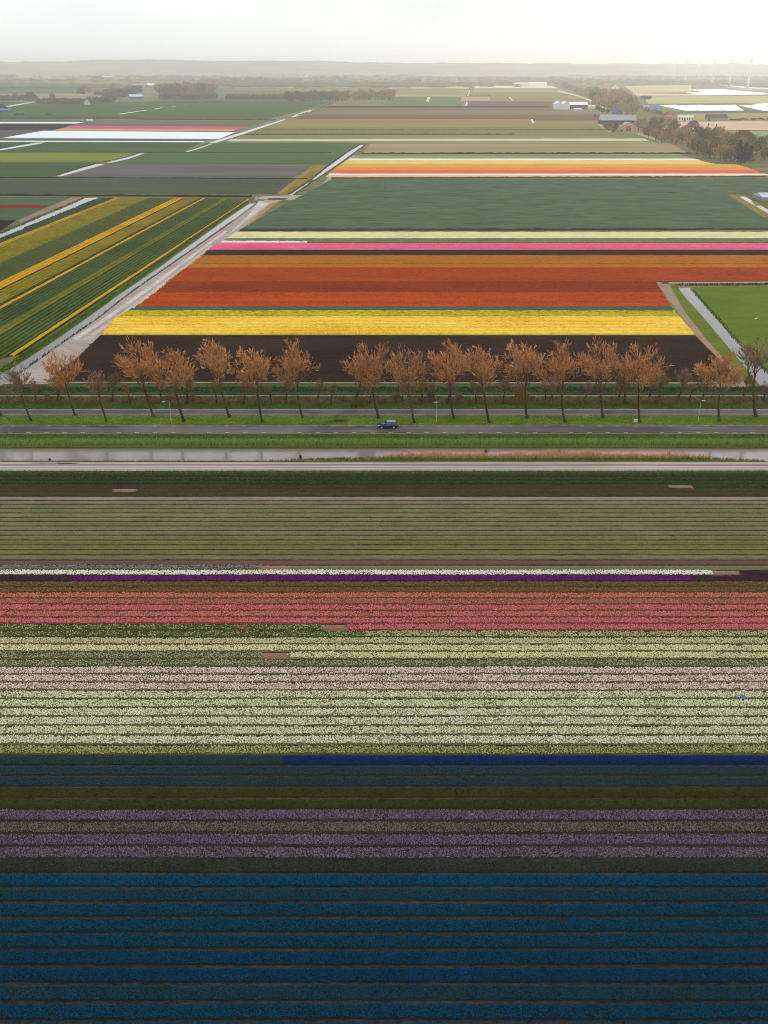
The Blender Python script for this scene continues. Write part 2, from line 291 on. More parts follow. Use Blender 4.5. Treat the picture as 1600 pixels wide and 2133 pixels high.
for k, spec_ in sorted(ROWS.items()):
    yc = ROW0-ROWP*(k-0.5)
    segs = [(9999, spec_)] if isinstance(spec_, str) else spec_
    half = 800/FPX*depth(yc)*1.18+1.0
    key = spec_ if isinstance(spec_, str) else spec_[-1][1]+'/'+spec_[0][1]
    sib = by_style[key]; main = max([s for s in segs if s[1] != 'soil'], key=lambda s: s[0])[1]
    spn = ST[main][6]; no = sib.index(k)+1
    plantkind = 'crop bed' if not ST[main][0] else 'flower bed'
    nm = plantkind.replace(' ', '_')
    root = empty(nm, (0, yc, 0))
    if len(segs) > 1:
        other = ST[segs[0][1]][6]
        txt = f'{plantkind}, {other} on the left' + (f' then {spn}' if other != spn else '') + (' after a soil gap' if any(s[1] == 'soil' for s in segs) else '')
    elif len(sib) == 1: txt = f'single long {spn} {plantkind} running across the picture'
    else: txt = f'{spn} {plantkind}, {ordn(no)} of its {len(sib)} counting from the road'
    tag(root, txt, plantkind, 'beds of bulbs in the near field')
    x0 = -half; mlast = None
    BH = 0.13 if k > 15 else 0.07
    BEDW = ROWP*(0.83 if k > 15 else 0.78)
    V, F = bed_shape(-half, half, 0, BEDW, BH, 1.0)
    ms = style_mats(main)[2]
    link('soil_ridge', mesh_np('soil_ridge', V, F, True), root, ms)
    BV = {}
    for xe, sty in segs:
        x1 = min(half, XX(xe, yc))
        if sty == 'soil':
            Vp, Fp = bed_shape(x0-0.3, x1+0.3, 0, BEDW*1.01, BH+0.035, 0.6); link('bare_patch', mesh_np('bare_patch', Vp, Fp, True), root, M_patch); x0 = x1; continue
        bl, lf, bd, ld, h, soil, sp = ST[sty]; mb, ml, ms_ = style_mats(sty)
        area = (x1-x0)*BEDW
        def pts(n):
            x = rng.uniform(x0, x1, n); u = rng.uniform(-0.5, 0.5, n)*BEDW*(0.88+0.05*np.sin(x*0.9+k)+0.05*np.sin(x*2.3+2*k))+0.05*np.sin(x*0.13+k)
            return np.stack([x, u, np.full(n, 0.08)], 1)
        if len(segs) > 1 and sty != main:
            Vp, Fp = bed_shape(x0, x1, 0, BEDW*1.006, BH+0.02, 1.0); link('soil_ridge', mesh_np('soil_ridge', Vp, Fp, True), root, ms_)
        if ld:
            n = int(area*ld*0.75); P = pts(n); P[:, 2] = BH*0.5
            Vb, Fb = blades(P, rng.uniform(0.07, 0.15, n), rng.uniform(0.6, 1.1, n)*h, 0.9, 2); tag(link('foliage', mesh_np('foliage', Vb, Fb), root, ml), kind='stuff')
        if bl:
            w0 = 1.3/(0.48*FPX/depth(yc)); n = int(area*(bd/27.0)*1.25/(0.5*w0*w0)); P = pts(n); f1, f2, f3 = rng.uniform(0, 6.28, 3); P[:, 2] = rng.uniform(0.08, 0.20, n)
            P = P[rng.random(n) < 0.86+0.12*np.sin(P[:, 0]*0.31+f1)+0.14*np.sin(P[:, 0]*1.17+f2)+0.10*np.sin(P[:, 0]*3.1+f3+P[:, 1]*3)]; n = len(P)
            if len(segs) > 1:                           # ragged ends beside a bare gap
                P[:, 0] += np.where(rng.random(n) < 0.05, rng.normal(0, 1.1, n), 0)
            Vb, Fb = pyramids(P, rng.uniform(0.65, 1.35, n)*w0, rng.uniform(0.6, 1.0, n)*h); tag(link('blooms', mesh_np('blooms', Vb, Fb), root, mb), kind='stuff')
        x0 = x1

# ------------------------------------------------------------------ farm track, canal, grass banks, road, cycle path
M_track = mat('pale_track_soil', [lin((138, 124, 116)), lin((166, 150, 142)), lin((186, 172, 164))], (0.05, 2.2, 1), patch=0.02, patch_amt=0.25, bump=0.3, detail=6)
M_rut = mat('dry_wheel_rut', [lin((172, 158, 150)), lin((202, 188, 180))], (0.08, 3, 1), patch=0.03, patch_amt=0.5)
M_dirt = mat('damp_crown_soil', [lin((120, 106, 96)), lin((146, 130, 122))], (0.1, 3, 1), patch=0.03, patch_amt=0.5)
trk = strip('farm_track', YY(981), YY(962.2), XL, XR, 0.03, M_track); trk['kind'] = 'structure'
for a, b, m in ((965.2, 966.8, M_rut), (971.0, 973.4, M_rut), (968.0, 969.8, M_dirt), (975.6, 977.2, M_rut)):
    n = 90; xs = np.linspace(XL, XR, n+1); j = np.cumsum(rng.normal(0, 0.02, n+1)); j -= np.linspace(0, j[-1], n+1)
    V = np.concatenate([np.stack([xs, YY(b)+j-0.05*rng.random(n+1), np.full(n+1, 0.036)], 1), np.stack([xs, YY(a)+j+0.05*rng.random(n+1), np.full(n+1, 0.036)], 1)])
    link('wheel_rut', mesh_np('wheel_rut', V, [(i, i+1, n+2+i, n+1+i) for i in range(n)]), trk, m)
M_water = water('murky_canal_water', (130, 118, 114), (152, 140, 136), (0.35, 1.4, 1), 0.05, 0.2)
M_puddle = water('puddle_water', (50, 46, 44), (70, 66, 64), (0.5, 1, 1), 0.06, 0.1)
pud = [G(x, y, 0.04) for x, y in ((52, 964.5), (80, 963.6), (120, 963.8), (168, 964.2), (164, 965.4), (150, 966.3), (124, 967.2), (112, 966.0), (84, 965.6))]
tag(link('puddle', mesh_np('puddle', [tuple(p) for p in pud], [tuple(range(len(pud)))]), None, M_puddle), kind='structure')
tag(link('canal_water', mesh_np('canal_water', [(XL*3, YY(961.5), -0.8), (XR*3, YY(961.5), -0.8), (XR*3, YY(929), -0.8), (XL*3, YY(929), -0.8)], [(0, 1, 2, 3)]), None, M_water), kind='structure')
M_grass = mat('verge_turf', [lin((70, 92, 30)), lin((96, 122, 42)), lin((114, 138, 54))], (1.2, 1.2, 1), patch=0.09, patch_amt=0.35, bump=0.6)
M_bankg = mat('bank_turf', [lin((58, 80, 28)), lin((80, 106, 36)), lin((100, 124, 48))], (1.2, 1.2, 1), patch=0.09, patch_amt=0.35, bump=0.6)
M_under = mat('undergrowth_turf', [lin((66, 78, 34)), lin((84, 100, 42)), lin((104, 104, 60))], (0.6, 0.9, 1), patch=0.06, patch_amt=0.6, bump=0.6)
strip('canal_bank', YY(931, -0.7), YY(904, 0.3), XL*2, XR*2, 0.02, M_bankg)['kind'] = 'structure'
strip('grass_verge', YY(886, 0.3), YY(864.5, 0.25), XL*2, XR*2, 0.02, M_grass)['kind'] = 'structure'
strip('grass_strip', YY(852.5, 0.25), YY(845, 0.2), XL*2, XR*2, 0.02, M_bankg)['kind'] = 'structure'
strip('scrub_ground', YY(845, 0.2), YY(826, 0.1), XL*2, XR*2, 0.02, M_under)['kind'] = 'structure'
strip('ditch_slope', YY(819), YY(796.5), XL*2, XR*2, 0.02, mat('headland_green', [lin((48, 62, 36)), lin((66, 84, 48)), lin((84, 100, 58))], (0.1, 1.6, 1), patch=0.03, patch_amt=0.3, bump=0.4))['kind'] = 'structure'
tag(link('ditch_water', mesh_np('ditch_water', [(XL*2, YY(825, -0.5), -0.52), (XR*2, YY(825, -0.5), -0.52), (XR*2, YY(819, -0.5), -0.52), (XL*2, YY(819, -0.5), -0.52)], [(0, 1, 2, 3)]), None,
         water('pale_ditch_water', (150, 150, 146), (176, 176, 172), (0.2, 1, 1), 0.08, 0.1)), kind='structure')
M_asph = mat('road_asphalt', [lin((80, 72, 78)), lin((104, 96, 100)), lin((124, 116, 118))], (0.06, 1.4, 1), patch=0.03, patch_amt=0.5, rough=0.75, detail=7)
M_red = mat('cycle_path_asphalt', [lin((92, 84, 92)), lin((108, 98, 104)), lin((122, 108, 112))], (0.25, 1.5, 1), patch=0.03, patch_amt=0.4, rough=0.8, detail=7)
M_kerb = mat('road_edge_concrete', [lin((128, 120, 118)), lin((150, 142, 138))], (0.4, 1, 1), patch=0.05, patch_amt=0.4)
M_line = mat('road_paint', [lin((190, 186, 182)), lin((222, 220, 216))], (2, 2, 2), patch=0.2, patch_amt=0.5)
M_line2 = mat('worn_road_paint', [lin((128, 122, 122)), lin((166, 160, 158))], (2, 2, 2), patch=0.2, patch_amt=0.5)
YR0, YR1 = YY(902.6, 0.3), YY(886.2, 0.3)
road = strip('road', YR0, YR1, XL*2, XR*2, 0.03, M_asph); road['kind'] = 'structure'
for ya, yb in ((YR0-0.12, YR0+0.02), (YR1-0.02, YR1+0.10)):
    link('road_edging', MB().box(XL*2, XR*2, ya, yb, 0.2, 0.345).mesh('road_edging'), road, M_kerb)
dash_me = mesh_np('lane_dash', [(-0.5, -0.09, 0), (0.5, -0.09, 0), (0.5, 0.09, 0), (-0.5, 0.09, 0)], [(0, 1, 2, 3)]); dash_me.materials.append(M_line)
dash_me2 = dash_me.copy(); dash_me2.materials.clear(); dash_me2.materials.append(M_line2)
for k in range(-27, 28):
    for yy, xo in ((YY(901.2, 0.33), 0.9), (YY(887.3, 0.33), 0.0)):
        o = link('lane_dash', dash_me if (k*7+int(xo*3)) % 5 else dash_me2, road); o.location = (k*4.1+xo+0.55, yy, 0.336)
YC0, YC1 = YY(863.4, 0.25), YY(853.6, 0.25)
cyc = strip('cycle_path', YC0, YC1, XL*2, XR*2, 0.03, M_red); cyc['kind'] = 'structure'
link('white_edge_line', MB().box(XL*2, XR*2, YC1-0.05, YC1+0.22, 0.2, 0.279).mesh('white_edge_line'), cyc, mat('edge_line_paint', [lin((178, 172, 172)), lin((206, 200, 198))], (0.3, 1, 1)))
link('path_edging', MB().box(XL*2, XR*2, YC0-0.16, YC0+0.04, 0.2, 0.276).mesh('path_edging'), cyc, mat('path_edging_paint', [lin((150, 144, 132)), lin((178, 172, 158))], (0.3, 1, 1), patch=0.05, patch_amt=0.6))
cd = mesh_np('centre_dash', [(-0.3, -0.06, 0), (0.3, -0.06, 0), (0.3, 0.06, 0), (-0.3, 0.06, 0)], [(0, 1, 2, 3)]); cd.materials.append(M_line2)
for k in range(-36, 37):
    o = link('centre_dash', cd, cyc); o.location = (k*3.0+0.7, (YC0+YC1)/2, 0.276)

def tufts(name, label, y0, y1, x0, x1, dens, hmin, hmax, w, cols, wind=0.0, off=0.0, k=3, keep=None, zfix=None):
    n = int((x1-x0)*abs(y1-y0)*dens); x = rng.uniform(x0, x1, n); y = rng.uniform(min(y0, y1), max(y0, y1), n)
    if keep is not None:
        q = keep(x, y); x, y = x[q], y[q]; n = len(x)
    z = np.interp(y, [p[0] for p in PROFILE], [p[1] for p in PROFILE]) if zfix is None else np.full(n, zfix)
    Vb, Fb = blades(np.stack([x, y, z], 1), rng.uniform(0.6, 1.3, n)*w, rng.uniform(hmin, hmax, n), 0.7, k, wind)
    return tag(link(name, mesh_np(name, Vb, Fb), None, mat('blade_'+name+label[:12].replace(' ', '_'), [tuple(v*1.55 for v in lin(c)) for c in cols], (0.5, 0.5, 0.5), patch=0.12, patch_amt=0.45, island=0.75, rough=0.55, spec=0.05)), label, None, None, 'stuff')
XV0, XV1 = -112, 112
tufts('bank_grass', 'rough green grass on the bank between road and canal', YY(904.6, 0.3), YY(919, -0.1), XV0, XV1, 26, 0.15, 0.40, 0.16, [(50, 78, 26), (74, 104, 36), (104, 132, 52), (84, 112, 46)])
tufts('reed_grass', 'tall bright green reed grass fringing the far side of the canal', YY(919, -0.1), YY(931, -0.8), XV0, XV1, 34, 0.6, 1.2, 0.16, [(90, 112, 38), (120, 144, 56), (142, 160, 74), (104, 128, 48)], k=3)
tufts('verge_grass', 'mown green grass between road and cycle path', YY(885, 0.25), YY(865, 0.25), XV0, XV1, 16, 0.08, 0.22, 0.16, [(80, 106, 32), (104, 132, 42), (122, 144, 58)])
tufts('verge_grass', 'green grass behind the cycle path', YY(852.6, 0.25), YY(842, 0.2), XV0-6, XV1+6, 18, 0.1, 0.35, 0.18, [(60, 88, 32), (82, 108, 42), (98, 120, 54)])
tufts('scrub_grass', 'dull tangled grass under the shrub belt', YY(842, 0.2), YY(827, 0.1), XV0-8, XV1+8, 10, 0.15, 0.6, 0.24, [(66, 80, 34), (88, 100, 46), (124, 106, 72), (104, 88, 58), (78, 94, 42)])
tufts('ditch_grass', 'dark green growth along the narrow ditch', YY(819), YY(808), XV0-10, XV1+10, 9, 0.2, 0.7, 0.25, [(38, 54, 24), (52, 72, 32), (72, 94, 42)])
# reed bed on the near shore of the canal
up = [(560, 962), (600, 960.5), (640, 958.5), (700, 956.5), (800, 955.5), (900, 953), (1000, 952.5), (1100, 953), (1200, 951.5), (1300, 952), (1400, 953.5), (1480, 956), (1550, 959.5), (1590, 962)]
shore = [G(x, y, -0.7) for x, y in up]; shx = [p.x for p in shore]; shy = [p.y for p in shore]
V = []; n = 60
for i in range(n+1):
    x = shx[0]+(shx[-1]-shx[0])*i/n; yt = np.interp(x, shx, shy)+0.15*math.sin(i*1.7); yb = YY(962.3)
    V += [(x, yb, -0.02), (x, (yb+yt)/2, -0.45), (x, yt, -0.9)]
tag(link('reed_bank', mesh_np('reed_bank', V, [(i*3+j, i*3+3+j, i*3+4+j, i*3+1+j) for i in range(n) for j in range(2)]), None, M_bankg), kind='structure')
inside = lambda x, y: y < np.interp(x, shx, shy)
tufts('shore_grass', 'short green grass at the foot of the reeds', YY(962.5), YY(951, -0.6), shx[0], shx[-1], 22, 0.2, 0.5, 0.16, [(72, 92, 34), (96, 116, 46), (120, 124, 62)], keep=inside, zfix=-0.5)
rx0, rx1 = G(770, 955, -0.7).x, G(1480, 955, -0.7).x
tufts('reed_bed', 'orange-brown dry reeds leaning over the near side of the canal', YY(958.5, -0.7), YY(948, -0.7), rx0, rx1, 30, 0.8, 1.7, 0.10, [(150, 110, 72), (182, 138, 98), (206, 162, 122), (168, 122, 82)], wind=0.12, k=3, zfix=-0.75,
      keep=lambda x, y: (y < np.interp(x, shx, shy)+0.5+0.5*np.sin(x*0.21)+0.3*np.sin(x*0.73)) & (rng.random(len(x)) < np.clip((x-rx0)/12, 0.12, 1)*np.clip((rx1-x)/14, 0.1, 1)))
tufts('bank_grass', 'thin dry grass along the near edge of the canal on the left', YY(962.4), YY(959.8, -0.8), XV0, shx[2], 14, 0.1, 0.32, 0.14, [(92, 92, 62), (112, 106, 84), (72, 84, 44)])
M_emerg = mat('dark_marsh_plant', [lin((52, 44, 36)), lin((82, 66, 48)), lin((66, 74, 38))], (1, 1, 1), island=0.8)
for i, (px, py, hgt, where) in enumerate(((104, 958, 0.5, 'at the left end of the near shore'), (626, 955, 1.0, 'where the shore reeds begin'), (859, 953, 1.2, 'just right of the car across the water'),
                                           (938, 951, 1.1, 'at the start of the dense reeds'), (1012, 949, 2.0, 'tallest one, standing out over the water'), (1164, 948, 1.5, 'right of the tallest one'), (1392, 949, 1.2, 'farthest right among dry reeds'))):
    p = G(px, py, -0.75); n = 40; P = np.stack([rng.normal(0, 0.10, n), rng.normal(0, 0.08, n), np.zeros(n)], 1)
    Vb, Fb = blades(P, rng.uniform(0.06, 0.14, n), rng.uniform(0.4, 1, n)*hgt, 0.5, 2); o = link('marsh_plant', mesh_np('marsh_plant', Vb, Fb), None, M_emerg); o.location = p
    tag(o, 'dark clump of marsh plants in the canal, '+where, 'marsh plant', 'plants standing in the canal')

# ------------------------------------------------------------------ fields beyond the road
def wpoly(pts, z=0.0): return [G(x-(300 if x <= -50 else 0)+(240 if x >= 1635 else 0), y, z) for x, y in pts]   # fields run on past the frame
def poly_sheet(name, pts, z, m, parent=None):
    P = wpoly(pts, z); return link(name, mesh_np(name, [tuple(p) for p in P], [tuple(range(len(P)))[::-1]]), parent, m)
fid = [0]
def fld(name, pts, c, z=0.03, stripe=3.0, amt=0.25, d=0.22, ang=0.0, bump=0.0):
    yc = sum(G(*p).y for p in pts)/len(pts); a = alb(c, yc); fid[0] += 1
    pyc = sum(p[1] for p in pts)/len(pts); dy = abs(YY(pyc-1)-YY(pyc)); sy = 1/(3.0*dy) if stripe else 1/(2.0*dy)
    m = mat(f'{name}_{fid[0]}', vary(a, d), (sy/18 if stripe else sy/2, sy, 0.1), patch=sy/14, patch_amt=0.35, stripe=(dy*2.3, amt, ang) if stripe else None, bump=bump, detail=6)
    return tag(poly_sheet(name, pts, z, m), kind='structure')
def rows_in(poly, ang, pitch, w, h, seg, sel=None, jit=0.12):
    """raised crop rows clipped to a polygon (world x,y), running at angle ang"""
    ca, sa = math.cos(ang), math.sin(ang); R = [(p.x*ca+p.y*sa, -p.x*sa+p.y*ca) for p in poly]
    v0, v1 = min(r[1] for r in R), max(r[1] for r in R); Vs, Fs, nb = [], [], 0
    k = 0; v = v0+pitch/2
    while v < v1:
        if sel is None or sel(k, (v-v0)/(v1-v0)):
            xs = []
            for i in range(len(R)):
                (xa, ya), (xb, yb) = R[i], R[(i+1) % len(R)]
                if (ya <= v) != (yb <= v): xs.append(xa+(v-ya)/(yb-ya)*(xb-xa))
            xs.sort()
            for a, b in zip(xs[::2], xs[1::2]):
                a += rng.uniform(-0.4, 0.4)
                n = max(1, int((b-a)/seg)); t = np.linspace(a, b, n+1); Q = np.empty((n+1, 4, 3))
                for j, (o, hh) in enumerate(((-0.5, 0), (-0.38, 1), (0.38, 1), (0.5, 0))):
                    vv = v+o*w+rng.normal(0, 0.05, n+1); Q[:, j, 0] = t*ca-vv*sa; Q[:, j, 1] = t*sa+vv*ca; Q[:, j, 2] = 0.03+hh*h*rng.uniform(1-jit*3, 1+jit, n+1)
                i = np.arange(n)[:, None]; j = np.arange(3)[None]; q = (nb+i*4+j).ravel()
                Vs.append(Q.reshape(-1, 3)); Fs.append(np.stack([q, q+4, q+5, q+1], 1)); nb += (n+1)*4
        v += pitch; k += 1
    return (np.concatenate(Vs), np.concatenate(Fs)) if Vs else (None, None)
def crop(name, label, pts, cols, cat='flower strip', kind=None, soil=None, z=0.02, pitch=1.9, w=1.3, h=0.34, seg=1.3, ang=0.0, group='colour strips of the tulip fields', tex=(1.6, 1.6, 1), patch_amt=0.22, sel=None, island=0.0):
    P = wpoly(pts); yc = sum(p.y for p in P)/len(P); fid[0] += 1
    m = mat(f'{name}_{fid[0]}', [alb(c, yc) for c in cols], tex, patch=0.03, patch_amt=patch_amt, bump=0.4)
    ms = mat(f'{name}_soil_{fid[0]}', vary(alb(soil or (70, 62, 48), yc), 0.2), (0.5, 1, 1))
    root = poly_sheet(name, pts, z, ms)
    V, F = rows_in(P, ang, pitch, w, h, seg, sel)
    if V is not None: tag(link('plant_rows', mesh_np('plant_rows', V, F), root, m), kind='stuff')
    if kind: root['kind'] = kind; root['label'] = label
    else: tag(root, label, cat, group)
    return root
LE = ([480, 500, 515, 540, 560, 600, 635, 660, 697, 740, 795], [497, 470, 440, 412, 385, 335, 292, 245, 210, 168, 100])
RE = ([480, 587, 588, 638, 698, 760, 800], [1760, 1760, 1366, 1396, 1447, 1508, 1552])
def le(y): return float(np.interp(y, *LE))
def re_(y): return float(np.interp(y, *RE))
def band(y0, y1):
    ys = [y0]+[y for y in LE[0] if y0 < y < y1]+[y1]; yr = [y0]+[y for y in RE[0] if y0 < y < y1]+[y1]
    return [(le(y), y) for y in ys]+[(re_(y), y) for y in yr[::-1]]
# ploughed earth nearest the trees
crop('ploughed_field', 'black ploughed field behind the roadside trees', band(698.6, 795.5), [(46, 38, 34), (60, 50, 44), (74, 62, 54)], kind='structure', soil=(40, 34, 30), h=0.16, seg=2.5, w=1.7)
fld('headland_path', [(-200, 797.2), (1545, 799.0), (1545, 796.4), (-200, 794.4)], (150, 132, 112), 0.10, None)
TUL = [
 (662, 698, 'bright yellow tulip strip bordering the black ploughed field', [(214, 164, 44), (248, 206, 76), (252, 218, 108)], (84, 70, 24), dict(h=0.42)),
 (648, 662, 'thinning yellow-green tulip strip behind the bright yellow one', [(96, 116, 60), (196, 172, 40), (236, 206, 60)], (84, 96, 56), dict(patch_amt=0.1, tex=(0.9, 1.6, 1))),
 (640.5, 648, 'narrow blue-green leafy strip between yellow and red tulips', [(74, 96, 84), (88, 112, 92)], (62, 74, 60), {}),
 (610, 640, 'vivid red tulip strip at the near side of the red block', [(150, 58, 18), (182, 78, 22), (200, 94, 30)], (112, 44, 24), {}),
 (588, 610, 'dull brick-red tulip strip in the middle of the red block', [(120, 56, 34), (144, 66, 38), (158, 74, 40)], (96, 54, 36), {}),
 (558.5, 587, 'rust-orange tulip strip reaching past the meadow corner', [(148, 66, 34), (166, 76, 36), (178, 84, 40)], (116, 62, 36), {}),
 (551, 558, 'thin light orange strip above the rust tulips', [(176, 104, 44), (196, 122, 54)], (130, 86, 44), {}),
 (533, 549.6, 'ochre-orange tulip strip below the dark soil band', [(156, 96, 34), (178, 112, 40), (192, 122, 50)], (112, 82, 40), {}),
]
for a, b, lab, cols, soil, kw in TUL: crop('tulip_strip', lab, band(a, b), cols, soil=soil, **kw)
crop('ploughed_field', 'dark soil band between pink and ochre tulips', band(521, 532.6), [(54, 46, 46), (66, 56, 54)], kind='structure', soil=(50, 42, 42), h=0.12, seg=4, w=1.7)
for a, b, lab, cols, soil in ((506.5, 520.6, 'bright pink tulip strip left of and beyond the ochre block', [(214, 84, 128), (236, 104, 142), (240, 128, 160)], (160, 80, 104)),
                              (497.5, 505.6, 'speckled green leafy strip behind the pink tulips', [(94, 112, 74), (116, 132, 86), (136, 148, 96)], (88, 96, 66)),
                              (483.5, 497, 'pale cream tulip strip in front of the wide green field', [(212, 202, 150), (228, 220, 174), (236, 226, 168)], (176, 168, 120))):
    crop('tulip_strip', lab, band(a, b), cols, soil=soil, seg=2.5)
crop('tulip_strip', 'short white tip of tulips at the canal end of the pink strip', [(le(506), 506), (le(503.5), 503.5), (640, 503.5), (640, 506)], [(236, 222, 214), (244, 236, 226)], soil=(200, 180, 170), z=0.03, h=0.45)
# wide green field
crop('green_field', 'wide dark green field', [(690, 374.5), (1800, 370), (1800, 401.5), (1513, 404.6), (1590, 453), (1640, 479), (500, 479.5), (560, 444)], [(78, 96, 78), (94, 112, 90), (104, 122, 98)], kind='structure', soil=(66, 82, 66), seg=6, h=0.22, w=1.6, tex=(0.10, 0.30, 1), patch_amt=0.2)
def ridge(name, p0, p1, w, h, c, z=0.03, seg=3.0, kind='structure', label=None):  # low grass ridges; their dark colour stands in for the shade in the ditches
    a, b = G(*p0), G(*p1); d = b-a; L = d.length; n = max(2, int(L/seg)); nrm = Vector((-d.y, d.x, 0)).normalized(); V = []
    for i in range(n+1):
        c0 = a+d*(i/n)
        for o, hh in ((-0.5, 0), (-0.25, 0.8), (0.1, 1), (0.5, 0)):
            q = c0+nrm*(o*w*random.uniform(0.85, 1.15)); V.append((q.x, q.y, z+hh*h*random.uniform(0.55, 1.2)))
    F = [(i*4+j, i*4+4+j, i*4+5+j, i*4+1+j) for i in range(n) for j in range(3)]
    fid[0] += 1; yc = (a.y+b.y)/2
    return tag(link(name, mesh_np(name, V, F), None, mat(f'{name}_{fid[0]}', vary(alb(c, yc), 0.3), (0.4, 0.4, 1), patch=0.02, bump=0.3)), label, None, None, kind)
ridge('ditch_shade_bank', (500, 480), (1800, 478), 3.0, 0.8, (62, 70, 42))
ridge('ditch_shade_bank', (690, 372.3), (1610, 368.5), 2.6, 0.9, (92, 92, 44))
# far tulip block
def tb(y0, y1, xl0, xl1, xr0, xr1): return [(xl1, y1), (xl0, y0), (xr0, y0), (xr1, y1)]
for y0, y1, x0, x1, r0, r1, lab, cols in (
    (331, 334.2, 728, 724, 1447, 1460, 'white tulip strip along the back of the far orange block', [(236, 228, 214), (244, 240, 228)]),
    (335, 342, 722, 713, 1455, 1490, 'pale yellow tulip strip second from the back of the far block', [(236, 196, 96), (242, 206, 112)]),
    (342.4, 349, 712, 703, 1530, 1556, 'golden yellow tulip strip in the middle of the far block', [(214, 160, 34), (236, 182, 56)]),
    (349.2, 355.4, 702, 695, 1557, 1572, 'bright orange tulip strip in the far block', [(236, 134, 44), (244, 150, 60)]),
    (355.6, 361, 694, 688, 1573, 1586, 'coral red tulip strip in the far block', [(226, 98, 66), (238, 112, 78)]),
    (362, 365.4, 687, 683, 1592, 1606, 'front white tulip strip in the far block', [(240, 226, 214), (246, 236, 226)]),
    (366, 369, 682, 678, 1606, 1620, 'thin peach tulip strip at the front of the far block', [(224, 176, 116), (236, 196, 140)])):
    crop('tulip_strip', lab, tb(y0, y1, x0, x1, r0, r1), cols, soil=cols[0], seg=8, h=0.3, w=1.8, pitch=2.2, group='colour strips of the far tulip block', z=0.05)
fld('green_field', [(734, 331), (752, 321), (1410, 320), (1446, 331)], (134, 148, 106), 0.03)
ridge('ditch_shade_bank', (752, 320.6), (1440, 320), 3.5, 1.2, (70, 70, 48))
fld('stubble_field', [(755, 320), (770, 300.5), (1395, 298.5), (1436, 320)], (164, 146, 106), 0.03)
fld('green_field', [(770, 300), (776, 294.5), (1350, 294), (1395, 298)], (146, 142, 98), 0.03)
crop('tulip_strip', 'long cream flower strip beyond the far tulip block', [(472, 294.6), (482, 290.4), (1342, 289.0), (1352, 293.6)], [(206, 200, 164), (218, 212, 178)], soil=(200, 194, 160), seg=12, h=0.3, w=1.8, pitch=2.2, group='colour strips of the far tulip block', z=0.06)
for pts, c in (([(482, 290), (510, 281), (1320, 281), (1342, 288.6)], (136, 140, 92)), ([(510, 280), (540, 270.6), (1300, 270.6), (1320, 280.6)], (128, 130, 90)), ([(540, 270), (590, 252.5), (1255, 251), (1300, 270)], (146, 140, 86)),
               ([(600, 252), (614, 247.4), (1095, 248), (1110, 252)], (172, 122, 98)), ([(614, 247), (640, 238.5), (1240, 238.5), (1250, 251), (1110, 251), (1100, 247.4)], (130, 106, 94)),
               ([(640, 238), (658, 231.4), (1240, 231), (1240, 238)], (142, 134, 104)), ([(658, 231), (676, 224.4), (1160, 224.4), (1160, 231)], (134, 120, 104)), ([(676, 224), (684, 220.8), (1140, 221), (1160, 224)], (98, 84, 82)),
               ([(800, 220.4), (812, 202), (960, 202), (962, 220.4)], (122, 136, 102)), ([(973, 220.6), (973, 210), (1150, 210), (1150, 220.6)], (138, 116, 102)),
               ([(960, 210), (962, 202), (1020, 202), (1024, 210)], (178, 158, 130)), ([(1026, 210), (1020, 193), (1165, 193), (1215, 212)], (152, 142, 104)),
               ([(820, 201), (822, 197), (970, 197), (968, 201)], (186, 164, 122)), ([(825, 196.6), (828, 187), (975, 187), (972, 196.6)], (146, 150, 116)), ([(985, 192.6), (985, 184), (1165, 184), (1180, 192.6)], (158, 158, 120)),
               ([(825, 183), (830, 172), (1070, 172), (1075, 178), (985, 178.4), (980, 184)], (164, 152, 124)),
               ([(0, 213), (-60, 246), (560, 248), (690, 213), (600, 209), (240, 212)], (106, 120, 92)), ([(-60, 247), (-40, 243.5), (290, 243.5), (280, 248)], (96, 98, 88)),
               ([(-40, 253), (-40, 249), (570, 251.6), (520, 262), (160, 262)], (116, 122, 98)),
               ([(-60, 257.4), (165, 257.4), (118, 270.4), (-60, 270.4)], (58, 52, 56)), ([(-60, 270.8), (116, 270.8), (84, 276), (0, 288), (-60, 288)], (112, 100, 98)),
               ([(0, 195), (0, 178), (170, 178), (160, 194)], (124, 136, 116)), ([(-40, 212), (-40, 195.6), (190, 194), (180, 212)], (158, 146, 130)),
               ([(0, 177), (0, 163), (420, 164), (300, 178)], (158, 156, 120)), ([(0, 162), (0, 152), (450, 154), (420, 163)], (184, 174, 138)),
               ([(320, 213), (330, 186), (470, 186), (470, 213)], (128, 140, 118)),
               ([(490, 183), (480, 178), (800, 177), (800, 184)], (184, 168, 140)), ([(470, 200), (490, 184), (800, 185), (800, 200)], (138, 144, 116)),
               ([(700, 212), (720, 200), (800, 200), (800, 212)], (136, 144, 112))):
    fld('field', pts, c, 0.04+0.002*(fid[0] % 9), stripe=6 if pts[0][1] < 260 else 4, amt=0.3)
ridge('ditch_shade_bank', (510, 280.6), (1072, 280.2), 4, 1.0, (84, 84, 60)); ridge('ditch_shade_bank', (545, 270.4), (1290, 270.4), 3, 0.7, (98, 96, 66))
ridge('ditch_shade_bank', (285, 249), (575, 250.5), 7, 1.3, (58, 60, 44)); ridge('ditch_shade_bank', (684, 221), (1130, 221.6), 4, 0.8, (98, 82, 84))
